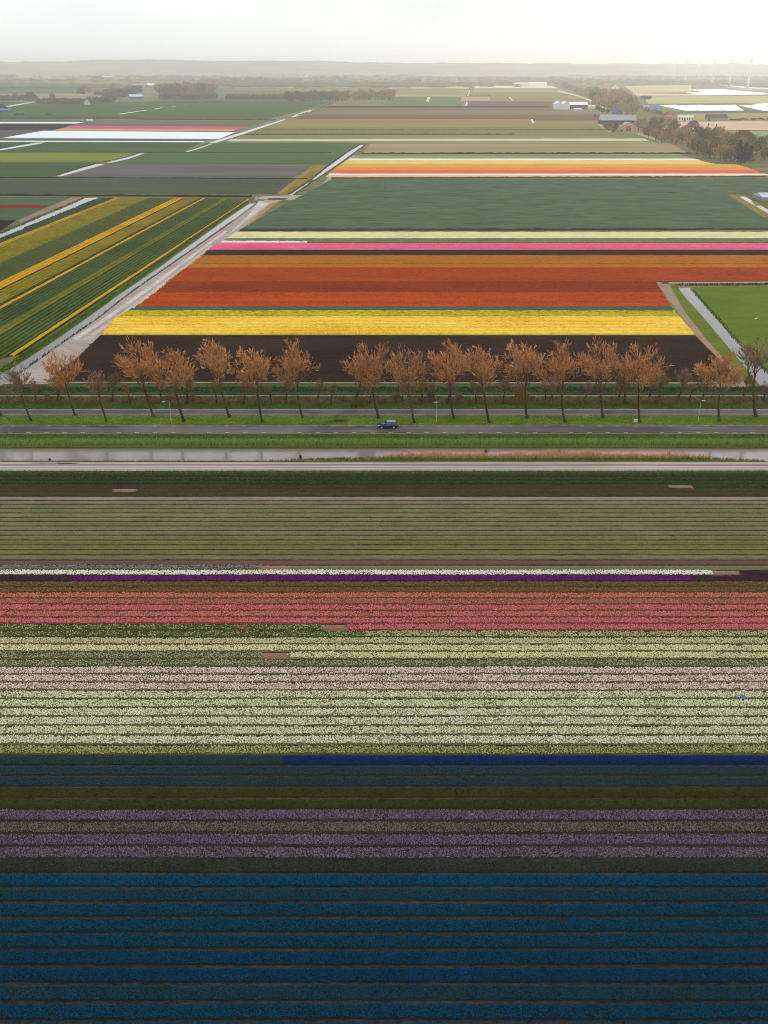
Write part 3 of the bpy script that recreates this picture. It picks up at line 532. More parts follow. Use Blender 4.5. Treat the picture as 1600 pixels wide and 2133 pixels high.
# left of the canal
for pts, c in (([(430, 297), (768, 298), (745, 307), (690, 343), (415, 343), (270, 341), (310, 318), (385, 318)], (94, 116, 78)), ([(96, 296.4), (420, 296.4), (380, 317), (0, 317), (0, 312)], (92, 108, 80)),
               ([(-60, 296.6), (78, 296.8), (0, 309.5), (-60, 318)], (88, 104, 78)), ([(-60, 317.4), (288, 317.6), (262, 326), (212, 337.4), (-60, 337.4)], (130, 136, 68)),
               ([(-60, 338), (208, 338), (190, 345), (108, 368.4), (-60, 370)], (84, 104, 72)), ([(262, 330), (300, 320), (690, 343), (216, 343.2)], (94, 114, 82)),
               ([(150, 363), (216, 343.6), (655, 345.4), (606, 372), (120, 371.4)], (112, 106, 108)), ([(-60, 372), (606, 372.4), (664, 372), (575, 404.4), (-60, 403.5)], (88, 96, 82)),
               ([(-60, 409.4), (150, 410), (96, 432), (34, 458), (-60, 466)], (88, 106, 80)), ([(-60, 466.4), (34, 458.4), (4, 480), (-60, 500)], (58, 52, 54)),
               ([(36, 460), (150, 411), (172, 411.4), (140, 424), (44, 464)], (150, 128, 118))):
    fld('field', pts, c, 0.04+0.002*(fid[0] % 9), stripe=3.0, amt=0.35, bump=0.2)
ridge('ditch_shade_bank', (-80, 406.6), (524, 410), 4.2, 1.0, (56, 62, 44)); ridge('ditch_shade_bank', (-80, 370.4), (640, 372.4), 2.2, 0.7, (60, 66, 48)); ridge('ditch_shade_bank', (-60, 317.2), (690, 318.6), 2.4, 0.6, (66, 80, 58))
crop('tulip_strip', 'dark red tulip strip at the left edge of the picture', [(-60, 432.8), (-60, 428.2), (97, 428.6), (90, 432.8)], [(140, 24, 34), (164, 30, 40)], soil=(120, 30, 36), seg=5, z=0.07, group='colour strips left of the canal')
crop('tulip_strip', 'magenta tulip strip between lorry trailer and white plastic sheeting', [(130, 267.6), (146, 262), (514, 264.8), (498, 269.4)], [(210, 8, 128), (226, 18, 140)], soil=(196, 24, 110), seg=12, w=1.9, pitch=2.1, z=0.07, group='colour strips left of the canal')
crop('tulip_strip', 'amber strip directly below the magenta tulips', [(110, 272), (128, 268), (496, 269.8), (484, 273.6)], [(204, 158, 84), (216, 170, 96)], soil=(196, 152, 84), seg=12, w=1.9, pitch=2.1, z=0.07, group='colour strips left of the canal')
crop('tulip_strip', 'orange strip in front of the village far away', [(808, 184.2), (814, 179.4), (976, 179.6), (974, 184.2)], [(238, 190, 100), (244, 204, 124)], soil=(236, 186, 100), seg=30, w=3, pitch=3.5, z=0.12, group='flower strips near the skyline')
crop('tulip_strip', 'pale pink strip in front of the long greenhouse', [(988, 183.6), (990, 178.8), (1150, 178.8), (1162, 183.6)], [(226, 196, 184), (232, 204, 192)], soil=(222, 190, 180), seg=30, w=3, pitch=3.5, z=0.12, group='flower strips near the skyline')
crop('tulip_strip', 'coral strip beyond the red-roofed farm', [(1196, 175.6), (1186, 170.4), (1320, 171), (1300, 175.6)], [(246, 166, 144), (248, 178, 158)], soil=(244, 164, 144), seg=30, w=3, pitch=3.5, z=0.12, group='flower strips near the skyline')
# white film laid over beds
M_film = mat('white_plastic_film', [(0.60, 0.70, 0.76), (0.72, 0.80, 0.85)], (0.02, 0.5, 1), patch=0.01, patch_amt=0.3, rough=0.45, spec=0.4)
M_film2 = mat('bright_plastic_film', [(0.80, 0.80, 0.80), (0.86, 0.86, 0.86)], (0.05, 0.2, 1), patch=0.01, patch_amt=0.3, rough=0.45, spec=0.4)
def film(label, pts, m, z=0.10):
    P = wpoly(pts, z); b = MB(); n = len(P); b.add([tuple(p) for p in P]+[(p.x, p.y, 0.02) for p in P], [tuple(range(n))[::-1]]+[(i, (i+1) % n, (i+1) % n+n, i+n) for i in range(n)])
    tag(b.build('plastic_cover', m), label, 'plastic sheet', 'white plastic sheets over beds')
film('large pale plastic sheet over the beds left of the canal road', [(6, 286.8), (90, 272.4), (490, 275.4), (456, 289.6)], M_film)
film('narrow white plastic strip below the large sheet', [(-60, 292.2), (428, 294.0), (422, 296.0), (-60, 294.0)], M_film)
film('white plastic strip running to the lorry trailer', [(-60, 253.2), (176, 254.4), (158, 257.2), (-60, 256.4)], M_film)
for i, (a, b, c, d) in enumerate(((1372, 1410, 1486, 1429), (1412, 1462, 1540, 1458), (1466, 1534, 1580, 1512), (1538, 1620, 1640, 1590))):
    film(f'white plastic sheet in front of the turbines, {ordn(i+1)} of the near set from the left', [(d, 230.6), (a, 219.4), (b-2, 218.0), (c-30, 230)], M_film2)
film('white plastic sheet at the right edge behind the near set', [(1620, 222), (1562, 216.6), (1620, 214)], M_film2)
film('upper white plastic sheet nearest the turbine road', [(1462, 198.4), (1428, 192.6), (1462, 191.4), (1432, 186.6), (1505, 185.4), (1560, 190.4), (1606, 194.2), (1604, 196.6)], M_film2)
tag(poly_sheet('plastic_edge', [(-60, 291.6), (430, 293.2), (444, 290.6), (-60, 287.8)], 0.05, mat('teal_crop', vary(alb((84, 112, 112), 1100), 0.2), (0.1, 0.5, 1))), kind='structure')  # narrow teal strip between the two plastic covers

# striped daffodil field
SF = [(-60, 521), (0, 496), (120, 447), (190, 419), (212, 412), (470, 414), (520, 416), (480, 443), (420, 484), (330, 548), (250, 603), (180, 652), (60, 735), (-60, 820)]
sp = wpoly(SF); sa_ = G(0, 640); sb_ = G(400, 425.5); SANG = math.atan2(sb_.y-sa_.y, sb_.x-sa_.x)
soilm = mat('daffodil_soil', vary(alb((56, 62, 46), 450), 0.2), (0.4, 0.4, 1))
tag(poly_sheet('striped_field_soil', SF, 0.02, soilm), kind='structure')
ca, sa2 = math.cos(SANG), math.sin(SANG)
def vof(px, py): g = G(px, py); return -g.x*sa2+g.y*ca
vmin, vmax = min(-p.x*sa2+p.y*ca for p in sp), max(-p.x*sa2+p.y*ca for p in sp)
bounds = [(497, 'dark blue-green leaf strip beside the ditch', [(60, 76, 68), (74, 90, 76)], 1), (506, 'narrow yellow daffodil strip nearest the upper ditch', [(160, 134, 36), (190, 154, 36)], 0), (514, 'mustard-olive fading daffodil strip', [(116, 108, 46), (140, 126, 48), (104, 106, 56)], 0),
          (549, 'dull green leaf strip above the golden daffodils', [(78, 92, 62), (92, 100, 60)], 1), (590, 'broad golden daffodil strip', [(186, 138, 14), (214, 160, 22)], 0), (603, 'olive-gold strip below the golden daffodils', [(116, 108, 44), (148, 128, 42)], 0),
          (634, 'thin dark leaf strip', [(58, 74, 56), (68, 84, 60)], 1), (638, 'narrow bright yellow daffodil strip in the middle of the striped field', [(184, 142, 22), (208, 160, 30)], 0),
          (645, 'dark green leaf strip below the narrow yellow one', [(66, 78, 54), (78, 92, 60), (86, 98, 62)], 1), (686, 'faint olive strip', [(92, 100, 54), (112, 112, 52), (126, 118, 44)], 0), (699, 'wide dark green leaf strip', [(68, 82, 50), (80, 96, 58), (88, 102, 60)], 1),
          (752, 'thin yellow daffodil strip along the canal bank', [(176, 142, 34), (198, 156, 32)], 0), (762, 'rough green bank strip beside the canal', [(72, 92, 42), (92, 108, 54), (104, 110, 60)], 1), (1500, '', [], 1)]
def slice_poly(v0, v1):
    R = [(p.x*ca+p.y*sa2, -p.x*sa2+p.y*ca) for p in sp]
    for lim, keepabove in ((v0, True), (v1, False)):
        out = []
        for i in range(len(R)):
            a, b = R[i], R[(i+1) % len(R)]; ia = (a[1] >= lim) == keepabove; ib = (b[1] >= lim) == keepabove
            if ia: out.append(a)
            if ia != ib: t = (lim-a[1])/(b[1]-a[1]); out.append((a[0]+t*(b[0]-a[0]), lim))
        R = out
        if len(R) < 3: return []
    return [Vector((u*ca-v*sa2, u*sa2+v*ca, 0)) for u, v in R]
for i in range(len(bounds)-1):
    yv, lab, cols, leafy = bounds[i]; v1 = vof(0, yv) if i else vmax; v0 = vof(0, bounds[i+1][0]) if bounds[i+1][0] < 1400 else vmin
    pp = slice_poly(v0, v1)
    if not pp: continue
    V, F = rows_in(pp, SANG, 1.9, 1.15 if leafy else 1.35, 0.32, 1.8)
    if V is None: continue
    yc = sum(p.y for p in pp)/len(pp); fid[0] += 1
    m = mat(f'striped_{fid[0]}', [alb(c, yc) for c in cols], (0.35, 0.35, 1), patch=0.015, patch_amt=0.45, bump=0.3)
    o = empty('daffodil_strip' if not leafy else 'leaf_strip', sum(pp, Vector())/len(pp)); cen = np.array(o.location)
    tag(link('plant_rows', mesh_np('plant_rows', V-cen, F), o, m), kind='stuff')
    tag(o, lab if len(lab.split()) > 3 else lab+' in the striped field', 'flower strip' if not leafy else 'leaf strip', 'strips of the striped daffodil field')

# canals, ditches and tracks beyond the road
M_wfar = water('pale_canal_water', (46, 54, 60), (66, 74, 80), (0.05, 0.05, 1), 0.06, 0.06)
def wet(name, pts, z=0.07): return tag(poly_sheet(name, pts, z, M_wfar), kind='structure')
wet('canal', [(-40, 806), (16, 772), (60, 746), (115, 709), (180, 664), (250, 613), (330, 559), (400, 508), (470, 458), (520, 424), (532, 424), (484, 460), (414, 510), (342, 560), (268, 612), (204, 662), (138, 709), (80, 752), (20, 792), (-40, 830)])
wet('canal', [(601, 406), (622, 392), (640, 380.6), (648, 380.6), (630, 393), (612, 406)]); wet('canal', [(644, 374), (684, 346), (720, 320), (750, 301.5), (760, 302), (734, 321), (700, 346), (658, 374)])
wet('ditch', [(434, 298), (500, 277), (590, 248.6), (596, 249), (512, 278), (448, 298)]); wet('ditch', [(604, 244), (640, 233), (646, 233), (612, 244)]); wet('ditch', [(612, 240), (664, 222), (690, 214), (696, 214), (670, 223), (626, 240)])
wet('ditch', [(-20, 496), (0, 488), (70, 458), (140, 429), (176, 413), (204, 411), (196, 417), (130, 443), (60, 473), (0, 497), (-20, 506)])
wet('ditch', [(116, 367), (170, 350), (200, 342), (218, 341.6), (206, 346), (128, 367)]); wet('ditch', [(222, 339), (260, 329), (290, 319.6), (302, 319.4), (268, 331), (232, 339)])
wet('ditch', [(-20, 314), (74, 297.4), (94, 296.6), (84, 299.6), (0, 313.4)]); wet('ditch', [(386, 316), (404, 311), (440, 299), (444, 299.4), (410, 311.4), (392, 316.4)])
for a in ([(246, 237.4), (304, 229), (308, 229.4), (252, 238)], [(319, 227.2), (336, 224), (339, 224.4), (324, 227.6)], [(356, 222.4), (366, 220.6), (368, 221), (360, 222.8)], [(380, 218.8), (410, 214), (413, 214.5), (386, 219.2)], [(422, 212.4), (436, 210.6), (438, 211), (426, 212.8)],
          [(888, 211.6), (891, 202.6), (896, 202.6), (893, 211.6)], [(969, 221), (971, 212), (974.5, 212), (973, 221)], [(1060, 202.6), (1063, 202.6), (1069, 209.4), (1066, 209.6)], [(1106, 248.4), (1109.5, 248.4), (1113, 256.4), (1109, 256.6)],
          [(972, 200), (974, 197), (977, 197), (976, 200.4)], [(974, 196), (976, 193), (978.5, 193), (977, 196)], [(976, 192), (977.6, 188.6), (980, 188.6), (979, 192)], [(980, 184), (981, 180), (984, 180), (983.5, 184)]): wet('ditch', a, 0.14)
wet('ditch', [(1413, 600), (1436, 599.5), (1450, 616), (1490, 660), (1530, 706), (1566, 742), (1598, 776), (1640, 820), (1600, 820), (1578, 796), (1546, 758), (1500, 702), (1456, 650), (1430, 622)])
wet('ditch', [(1540, 410), (1552, 409.4), (1600, 437), (1640, 460), (1640, 470), (1600, 444)])
for pts, c, nm in (([(140, 709), (204, 664), (268, 614), (342, 562), (414, 512), (486, 462), (536, 424), (560, 413), (600, 413), (562, 426), (512, 470), (470, 503), (414, 542), (336, 604), (294, 636), (246, 664), (210, 698), (100, 800), (-40, 800), (-20, 796), (60, 764)], (168, 156, 150), 'farm_track'),
                   ([(530, 414), (548, 409), (600, 407), (650, 405.4), (680, 374), (700, 350), (736, 324), (744, 324), (712, 352), (688, 378), (660, 404), (622, 416), (560, 416)], (176, 162, 152), 'farm_track'),
                   ([(150, 706), (214, 664), (300, 604), (360, 560), (420, 516), (470, 480), (474, 482), (426, 517), (366, 562), (308, 606), (224, 666), (160, 708)], (198, 190, 184), 'wheel_track'), ([(172, 708), (236, 664), (322, 602), (402, 540), (440, 510), (446, 512), (410, 541), (332, 604), (246, 666), (184, 708)], (190, 180, 174), 'wheel_track'),
                   ([(540, 418), (560, 424), (500, 470), (484, 484), (476, 488), (520, 446)], (196, 190, 184), 'wheel_track'), ([(564, 426), (580, 420), (540, 452), (514, 472), (506, 474)], (178, 134, 96), 'sand_strip'),
                   ([(1366, 588), (1392, 588), (1424, 646), (1466, 700), (1512, 752), (1566, 806), (1470, 806), (1508, 772), (1450, 700), (1412, 650)], (154, 134, 116), 'farm_track'), ([(1378, 588), (1800, 583), (1800, 586.4), (1380, 591)], (164, 150, 132), 'farm_track'),
                   ([(1392, 592), (1410, 592), (1430, 622), (1456, 650), (1500, 702), (1546, 758), (1578, 796), (1584, 804), (1566, 806), (1512, 752), (1466, 700), (1424, 646)], (104, 116, 52), 'ditch_verge'),
                   ([(1440, 598), (1800, 592), (1800, 860), (1650, 822), (1602, 776), (1568, 740), (1532, 704), (1492, 658), (1452, 614)], (98, 118, 50), 'meadow'),
                   ([(1512, 405.4), (1530, 404.4), (1576, 424), (1640, 452), (1640, 486), (1590, 452)], (140, 126, 72), 'ditch_verge'), ([(1526, 404.4), (1800, 402), (1800, 480), (1640, 460), (1600, 436), (1556, 409)], (112, 106, 60), 'farmyard_grass'),
                   ([(600, 404), (582, 404), (652, 346), (680, 346), (645, 374), (604, 404)], (142, 128, 50), 'canal_verge'), ([(576, 404), (585, 404), (640, 363), (654, 348), (648, 346), (628, 364)], (166, 130, 82), 'sand_strip'),
                   ([(20, 770), (110, 712), (180, 662), (250, 611), (330, 556), (400, 505), (470, 455), (520, 422), (514, 418), (462, 452), (390, 500), (320, 550), (240, 604), (170, 654), (100, 704), (-10, 776)], (78, 98, 46), 'canal_verge'),
                   ([(420, 296), (560, 252), (588, 249), (500, 277), (436, 298)], (140, 130, 118), 'farm_track'),
                   ([(8, 221.6), (60, 213), (78, 212), (20, 222.6)], (196, 196, 186), 'farm_track'), ([(1160, 190), (1200, 200), (1234, 212), (1260, 228), (1266, 228), (1242, 212), (1206, 199), (1168, 189)], (208, 196, 172), 'farm_track'),
                   ([(1245, 259), (1262, 270), (1268, 276), (1274, 275), (1260, 264), (1250, 258)], (198, 182, 150), 'farm_track'), ([(1322, 278), (1376, 296), (1384, 296), (1334, 276)], (180, 168, 138), 'farm_track'),
                   ([(1402, 166.4), (1480, 175.4), (1560, 184), (1640, 193), (1640, 191), (1560, 181.4), (1480, 173), (1402, 164.8)], (244, 244, 240), 'service_road'), ([(1510, 182), (1560, 188), (1640, 197), (1640, 193.4), (1570, 185.6), (1520, 180.6)], (168, 168, 162), 'gravel_patch'),
                   ([(1408, 253.4), (1640, 250.6), (1640, 271), (1420, 270)], (212, 178, 146), 'stubble_field'), ([(1512, 273), (1640, 271.6), (1640, 290), (1535, 286)], (142, 160, 96), 'meadow'),
                   ([(1410, 237), (1640, 233), (1640, 250), (1410, 252)], (160, 154, 96), 'field'), ([(1400, 236.4), (1640, 232.4), (1640, 229), (1440, 231.6), (1404, 233.4)], (108, 110, 128), 'field'),
                   ([(1350, 216), (1340, 201), (1640, 198.4), (1640, 213)], (184, 172, 124), 'field'), ([(1310, 199), (1310, 194), (1450, 196), (1462, 199)], (216, 194, 160), 'field'), ([(1320, 193), (1300, 179), (1440, 176), (1440, 192)], (196, 184, 148), 'field'),
                   ([(1250, 250), (1240, 231), (1330, 231), (1330, 250)], (150, 140, 96), 'farmyard_grass')):
    fld(nm, pts, c, {'wheel_track': 0.085, 'sand_strip': 0.08, 'canal_verge': 0.055, 'farm_track': 0.06, 'ditch_verge': 0.058, 'meadow': 0.05, 'service_road': 0.25, 'gravel_patch': 0.2}.get(nm, 0.09), stripe=None, d=0.2, bump=0.2)
def tuft_line(label, pts, w, dens, h, cols, z=0.05):     # rough grass along a ditch
    Vs, Fs, nb = [], [], 0; P = wpoly(pts)
    for a, b in zip(P[:-1], P[1:]):
        d = b-a; n = int(d.length*w*dens); t = rng.random(n); o = rng.uniform(-0.5, 0.5, n)*w; nr = Vector((-d.y, d.x, 0)).normalized()
        Q = np.stack([a.x+d.x*t+nr.x*o, a.y+d.y*t+nr.y*o, np.full(n, z)], 1); Vb, Fb = blades(Q, rng.uniform(0.2, 0.45, n), rng.uniform(0.4, 1, n)*h, 0.7, 2)
        Vs.append(Vb); Fs.append(Fb+nb); nb += len(Vb)
    fid[0] += 1
    tag(link('rough_grass', mesh_np('rough_grass', np.concatenate(Vs), np.concatenate(Fs)), None, mat(f'rough_grass_{fid[0]}', [lin(c) for c in cols], (0.2, 0.2, 0.2), patch=0.05, patch_amt=0.4, island=0.7)), label, kind='stuff')
tuft_line('rough green grass on the canal bank beside the striped field', [(2, 775), (104, 707), (175, 657), (246, 606), (325, 552), (396, 501), (466, 453), (516, 420)], 2.6, 3.0, 0.7, [(58, 82, 34), (84, 106, 46), (112, 112, 60)])
tuft_line('thin dark weeds between canal and track', [(22, 790), (139, 708), (205, 663), (269, 612), (343, 560), (415, 510), (485, 460)], 0.7, 4.0, 0.6, [(70, 88, 66), (92, 102, 72)])
tuft_line('rough grass edging the meadow ditch', [(1442, 604), (1494, 662), (1534, 708), (1570, 744), (1602, 780)], 1.2, 5.0, 0.45, [(74, 96, 42), (96, 116, 54)])
tuft_line('dense dark growth at the top of the meadow', [(1408, 594.5), (1800, 591)], 2.0, 5.0, 1.0, [(42, 54, 26), (58, 72, 34)])

for lab_, pts_ in (('rough banks of the ditch above the striped field, upper side', [(-20, 496), (0, 487), (70, 457), (140, 428), (176, 412)]), ('rough banks of the ditch above the striped field, lower side', [(-20, 507), (0, 498), (60, 474), (130, 444), (198, 417)]),
                   ('rough bank along the upper canal, left side', [(601, 405), (640, 380), (684, 345), (720, 319), (750, 301)]), ('rough bank along the upper canal, right side', [(613, 406), (648, 381), (659, 374), (701, 346), (735, 321), (761, 302)]),
                   ('rough bank of the short left ditch', [(116, 366), (170, 349), (200, 341), (260, 328), (290, 319)])):
    tuft_line(lab_, pts_, 1.6, 2.2, 0.8, [(70, 80, 48), (92, 98, 60), (110, 104, 72)])

# ------------------------------------------------------------------ trees
M_bark = mat('tree_bark', [lin((56, 46, 32)), lin((78, 66, 44)), lin((98, 86, 56))], (2, 2, 0.6), patch=0.3, patch_amt=0.3, bump=0.5, obj_random=0.1)
M_limb = mat('limb_bark', [lin((98, 76, 54)), lin((124, 96, 68)), lin((140, 110, 78))], (2, 2, 1), patch=0.3, patch_amt=0.3, obj_random=0.2)
M_twig = mat('bare_orange_twigs', [lin((174, 124, 86)), lin((200, 142, 94)), lin((224, 156, 92)), lin((192, 148, 118))], (0.3, 0.3, 0.3), patch=0.12, patch_amt=0.5, island=0.6, rough=0.7, obj_random=0.5)
M_twig2 = mat('bare_brown_twigs', [lin((128, 104, 82)), lin((158, 128, 102)), lin((172, 138, 110))], (0.3, 0.3, 0.3), patch=0.12, patch_amt=0.5, island=0.6, rough=0.7, obj_random=0.4)
M_olive = mat('olive_spring_leaves', [lin((98, 98, 46)), lin((126, 120, 56)), lin((150, 134, 62)), lin((130, 104, 70))], (0.4, 0.4, 0.4), patch=0.2, patch_amt=0.4, island=0.7, rough=0.7, obj_random=0.4)
M_scrub = mat('brown_scrub_twigs', [lin((104, 98, 60)), lin((132, 112, 76)), lin((154, 126, 92)), lin((110, 116, 62))], (0.4, 0.4, 0.4), patch=0.2, patch_amt=0.4, island=0.7, rough=0.8, obj_random=0.5)
M_gold = mat('golden_leaves', [lin((150, 110, 36)), lin((188, 140, 48))], (0.4, 0.4, 0.4), island=0.7)
def branch(rg, p, d, L, r0, r1, n, up, wind, out, ends, kink=0.14):
    pts = [p.copy()]; rad = [r0]
    for i in range(n):
        d = (d+Vector((rg.gauss(0, kink)+wind, rg.gauss(0, kink), rg.gauss(0, kink)*0.6+up))).normalized()
        p = p+d*(L/n); pts.append(p.copy()); rad.append(r0+(r1-r0)*(i+1)/n); ends.append((p.copy(), d.copy(), (i+1)/n))
    out.append((pts, rad)); return p, d
def make_tree(seed, H=18.5, trunk=0.40, lean=-0.19, spread=0.62, twigs=1500, n1=9, n2=6, n3=5, tw=0.019, tl=1.6, low=0):
    """trunk, main limbs and fan of fine twigs as three meshes, base at the origin"""
    rg = random.Random(seed); T, Lm, E = [], [], []
    d0 = Vector((lean+rg.gauss(0, 0.03), rg.gauss(0, 0.04), 1)).normalized(); te = []
    p, d = branch(rg, Vector((0, 0, -0.3)), d0, H*trunk, 0.34, 0.25, 6, 0.02, 0.0, T, te, 0.035)
    p2, d2 = branch(rg, p, d, H*0.27, 0.25, 0.10, 5, 0.05, 0.02, T, te, 0.07)
    lims = []
    for i in range(n1):
        f = rg.uniform(0.0, 1.0); base = te[5+int(f*4.99)][0]; az = 2*math.pi*(i+rg.random()*0.7)/n1
        dd = (Vector((math.cos(az)*spread*rg.uniform(0.7, 1.3), math.sin(az)*spread*rg.uniform(0.7, 1.3), 1.0-0.25*rg.random()))+Vector((-0.12, 0, 0))).normalized()
        e = []; branch(rg, base, dd, H*rg.uniform(0.26, 0.36)*(1.1-0.35*f), 0.13, 0.05, 5, 0.05, -0.02, Lm, e, 0.12); lims.append(e)
    e = []; branch(rg, p2, d2, H*0.26, 0.10, 0.03, 5, 0.05, -0.02, Lm, e, 0.12); lims.append(e)
    fine = []
    for e in lims:
        for j in range(n2):
            q, dd, f = e[min(4, 1+j % 4)] if j < 4 else e[-1]
            nd = (dd+Vector((rg.gauss(0, 0.45), rg.gauss(0, 0.45), 0.15+rg.gauss(0, 0.2)))).normalized(); e2 = []
            branch(rg, q, nd, H*rg.uniform(0.13, 0.20), 0.042, 0.014, 4, 0.05, -0.03, Lm, e2, 0.14); fine.append(e2)
    tips = []
    for e in fine:
        tips += [(q, dd) for q, dd, f in e]
        for j in range(n3):
            q, dd, f = e[rg.randrange(len(e))]
            nd = (dd+Vector((rg.gauss(0, 0.5), rg.gauss(0, 0.5), 0.15+rg.gauss(0, 0.25)))).normalized(); e3 = []
            branch(rg, q, nd, H*rg.uniform(0.06, 0.10), 0.013, 0.007, 3, 0.04, -0.03, Lm, e3, 0.15); tips += [(q2, d3) for q2, d3, f in e3]*2
    tips = tips+[(q, dd) for e in lims for q, dd, f in e[3:]]
    idx = np.array([rg.randrange(len(tips)) for _ in range(twigs)]); g = np.random.default_rng(seed)
    Q = np.array([tips[i][0] for i in idx])+g.normal(0, 0.22, (twigs, 3)); D = np.array([tips[i][1] for i in idx])
    D = D+g.normal(0, 0.38, (twigs, 3))+np.array([-0.05, 0, 0.2]); D /= np.linalg.norm(D, axis=1)[:, None]
    S = np.cross(D, g.normal(0, 1, (twigs, 3))); S /= np.linalg.norm(S, axis=1)[:, None]
    L = g.uniform(0.5, 1.15, twigs)*tl; W = g.uniform(0.6, 1.2, twigs)*tw; B = g.normal(0, 0.12, (twigs, 3))*L[:, None]
    V = np.stack([Q-S*W[:, None]/2, Q+S*W[:, None]/2, Q+D*L[:, None]*0.55+B+S*W[:, None]*0.3, Q+D*L[:, None]], 1)
    F = (np.arange(twigs)[:, None, None]*4+np.array([[0, 1, 2], [0, 2, 3]])[None]).reshape(-1, 3)
    bt, bl = MB(), MB()
    for pts, rad in T: bt.tube(pts, rad, 8)
    bt.tube([(0, 0, -0.3), (0, 0, 0.25), (-0.03, 0, 0.8)], [0.62, 0.46, 0.33], 8)
    for pts, rad in Lm: bl.tube(pts, rad, 4 if rad[0] < 0.06 else 6, False)
    mt = bt.mesh('trunk', True); mt.materials.append(M_bark); ml = bl.mesh('limbs', True); ml.materials.append(M_limb)
    mw = mesh_np('twigs', V.reshape(-1, 3), F)
    return mt, ml, mw
def shoots(seed, n, h0, h1, r, w, l, lean=-0.19, m=None):  # short leafy shoots up the trunk
    g = np.random.default_rng(seed); z = g.uniform(h0, h1, n); a = g.uniform(0, 2*math.pi, n)
    P = np.stack([z*lean+np.cos(a)*r*g.random(n), np.sin(a)*r*g.random(n), z], 1); Vb, Fb = blades(P, g.uniform(0.5, 1.2, n)*w, g.uniform(0.5, 1.2, n)*l, 1.2, 2)
    return mesh_np('shoots', Vb, Fb)
TV = [make_tree(11+i, 18.5, trunk=0.38+0.03*(i % 3), spread=0.62+0.07*(i % 4)) for i in range(6)]
for t in TV: t[2].materials.append(M_twig)
TB = [make_tree(41+i, 17, trunk=0.42, spread=0.55, twigs=700, n1=6, n2=4, n3=3) for i in range(2)]   # thinner crowns
for t in TB: t[2].materials.append(M_twig2)
SH = [shoots(70+i, 130, 3.0, 9.0, 0.9, 0.09, 0.5) for i in range(2)]
for s in SH: s.materials.append(M_olive)
# base column, base row, top row in the photo, variant, thin crown?
TREES = [(2, 866, 742, 0, 1), (65, 877, 752, 1, 1), (157, 866, 722, 2, 0), (222, 878, 768, 0, 1), (320, 868, 697, 0, 0), (384, 878, 716, 3, 0), (478, 869, 699, 1, 0), (547, 879, 711, 4, 0), (631, 870, 703, 5, 0), (789, 871, 704, 2, 0),
         (863, 880, 717, 0, 0), (945, 872, 702, 3, 0), (1019, 880, 713, 1, 0), (1098, 871, 700, 4, 0), (1177, 879, 706, 5, 0), (1256, 870, 700, 0, 0), (1333, 879, 706, 2, 0), (1498, 877, 722, 3, 0), (1574, 868, 695, 1, 1), (-88, 878, 715, 4, 0), (1690, 877, 706, 5, 0)]
def hgt(px, py, top):                                    # height in metres of something standing at (px,py) that reaches photo row top
    p = G(px, py, 0.2); b = -(top-PH/2)/FPX; dy, dz = CP+b*SP, -SP+b*CP
    return HCAM+dz*p.y/dy-0.2
vis = sorted([t for t in TREES if -20 < t[0] < 1620])
for (px, py, top, v, thin) in TREES:
    h = hgt(px, py, top); p = G(px, py, pz(YY(py, 0.2))); src = (TB[v % 2] if thin else TV[v]); base = 17.0 if thin else 18.5
    top_of = max(q.co.z for q in src[2].vertices); s = h/top_of
    root = empty('roadside_tree', p, random.uniform(-0.35, 0.35)); root.scale = (s*random.uniform(0.9, 1.22), s*random.uniform(0.95, 1.15), s)
    for nm, me in zip(('trunk', 'limbs', 'crown'), src): link(nm, me, root)
    if random.random() < 0.8 or thin: tag(link('shoots', SH[v % 2], root), kind='stuff')
    if (px, py, top, v, thin) in vis:
        no = vis.index((px, py, top, v, thin))+1; row = 'beside the road' if py > 874 else 'nearer the cycle path'
        tag(root, f'{"thin-crowned dark" if thin else "bare orange-brown windblown"} tree {row}, {ordn(no)} of the avenue from left', 'tree', 'avenue of bare trees')
    else: tag(root, f'bare windblown tree just outside the {"left" if px < 0 else "right"} edge of the avenue', 'tree', 'avenue of bare trees')
# younger trees and shrubs behind the cycle path
def make_sapling(seed, H, twigs, spread=0.5, tw=0.05):
    return make_tree(seed, H, trunk=0.3, lean=-0.08, spread=spread, twigs=twigs, n1=6, n2=3, n3=2, tw=tw, tl=0.9)
SAP = [make_sapling(90+i, 9.0, 700) for i in range(3)]
for i, t in enumerate(SAP): t[2].materials.append((M_twig2, M_olive, M_twig)[i])
YT = [(20, 838, 800, 0), (74, 840, 790, 0), (118, 842, 778, 2), (236, 838, 776, 1), (272, 842, 796, 1), (336, 838, 782, 0), (389, 842, 768, 0), (452, 840, 792, 1), (508, 842, 780, 0), (566, 840, 800, 1), (596, 838, 776, 0), (660, 841, 786, 0), (690, 845, 794, 1), (737, 848, 736, 2),
      (770, 840, 790, 0), (836, 838, 796, 0), (880, 842, 784, 1), (906, 840, 790, 0), (932, 842, 780, 0), (992, 840, 792, 1), (1048, 842, 776, 0), (1072, 838, 796, 0), (1136, 838, 792, 1), (1152, 842, 784, 0), (1218, 838, 790, 0), (1286, 840, 782, 0), (1302, 842, 772, 1), (1350, 838, 758, 2),
      (1373, 834, 778, 1), (1411, 836, 762, 0), (1436, 838, 788, 0), (1462, 840, 776, 1), (1546, 832, 770, 0), (1592, 836, 792, 0)]
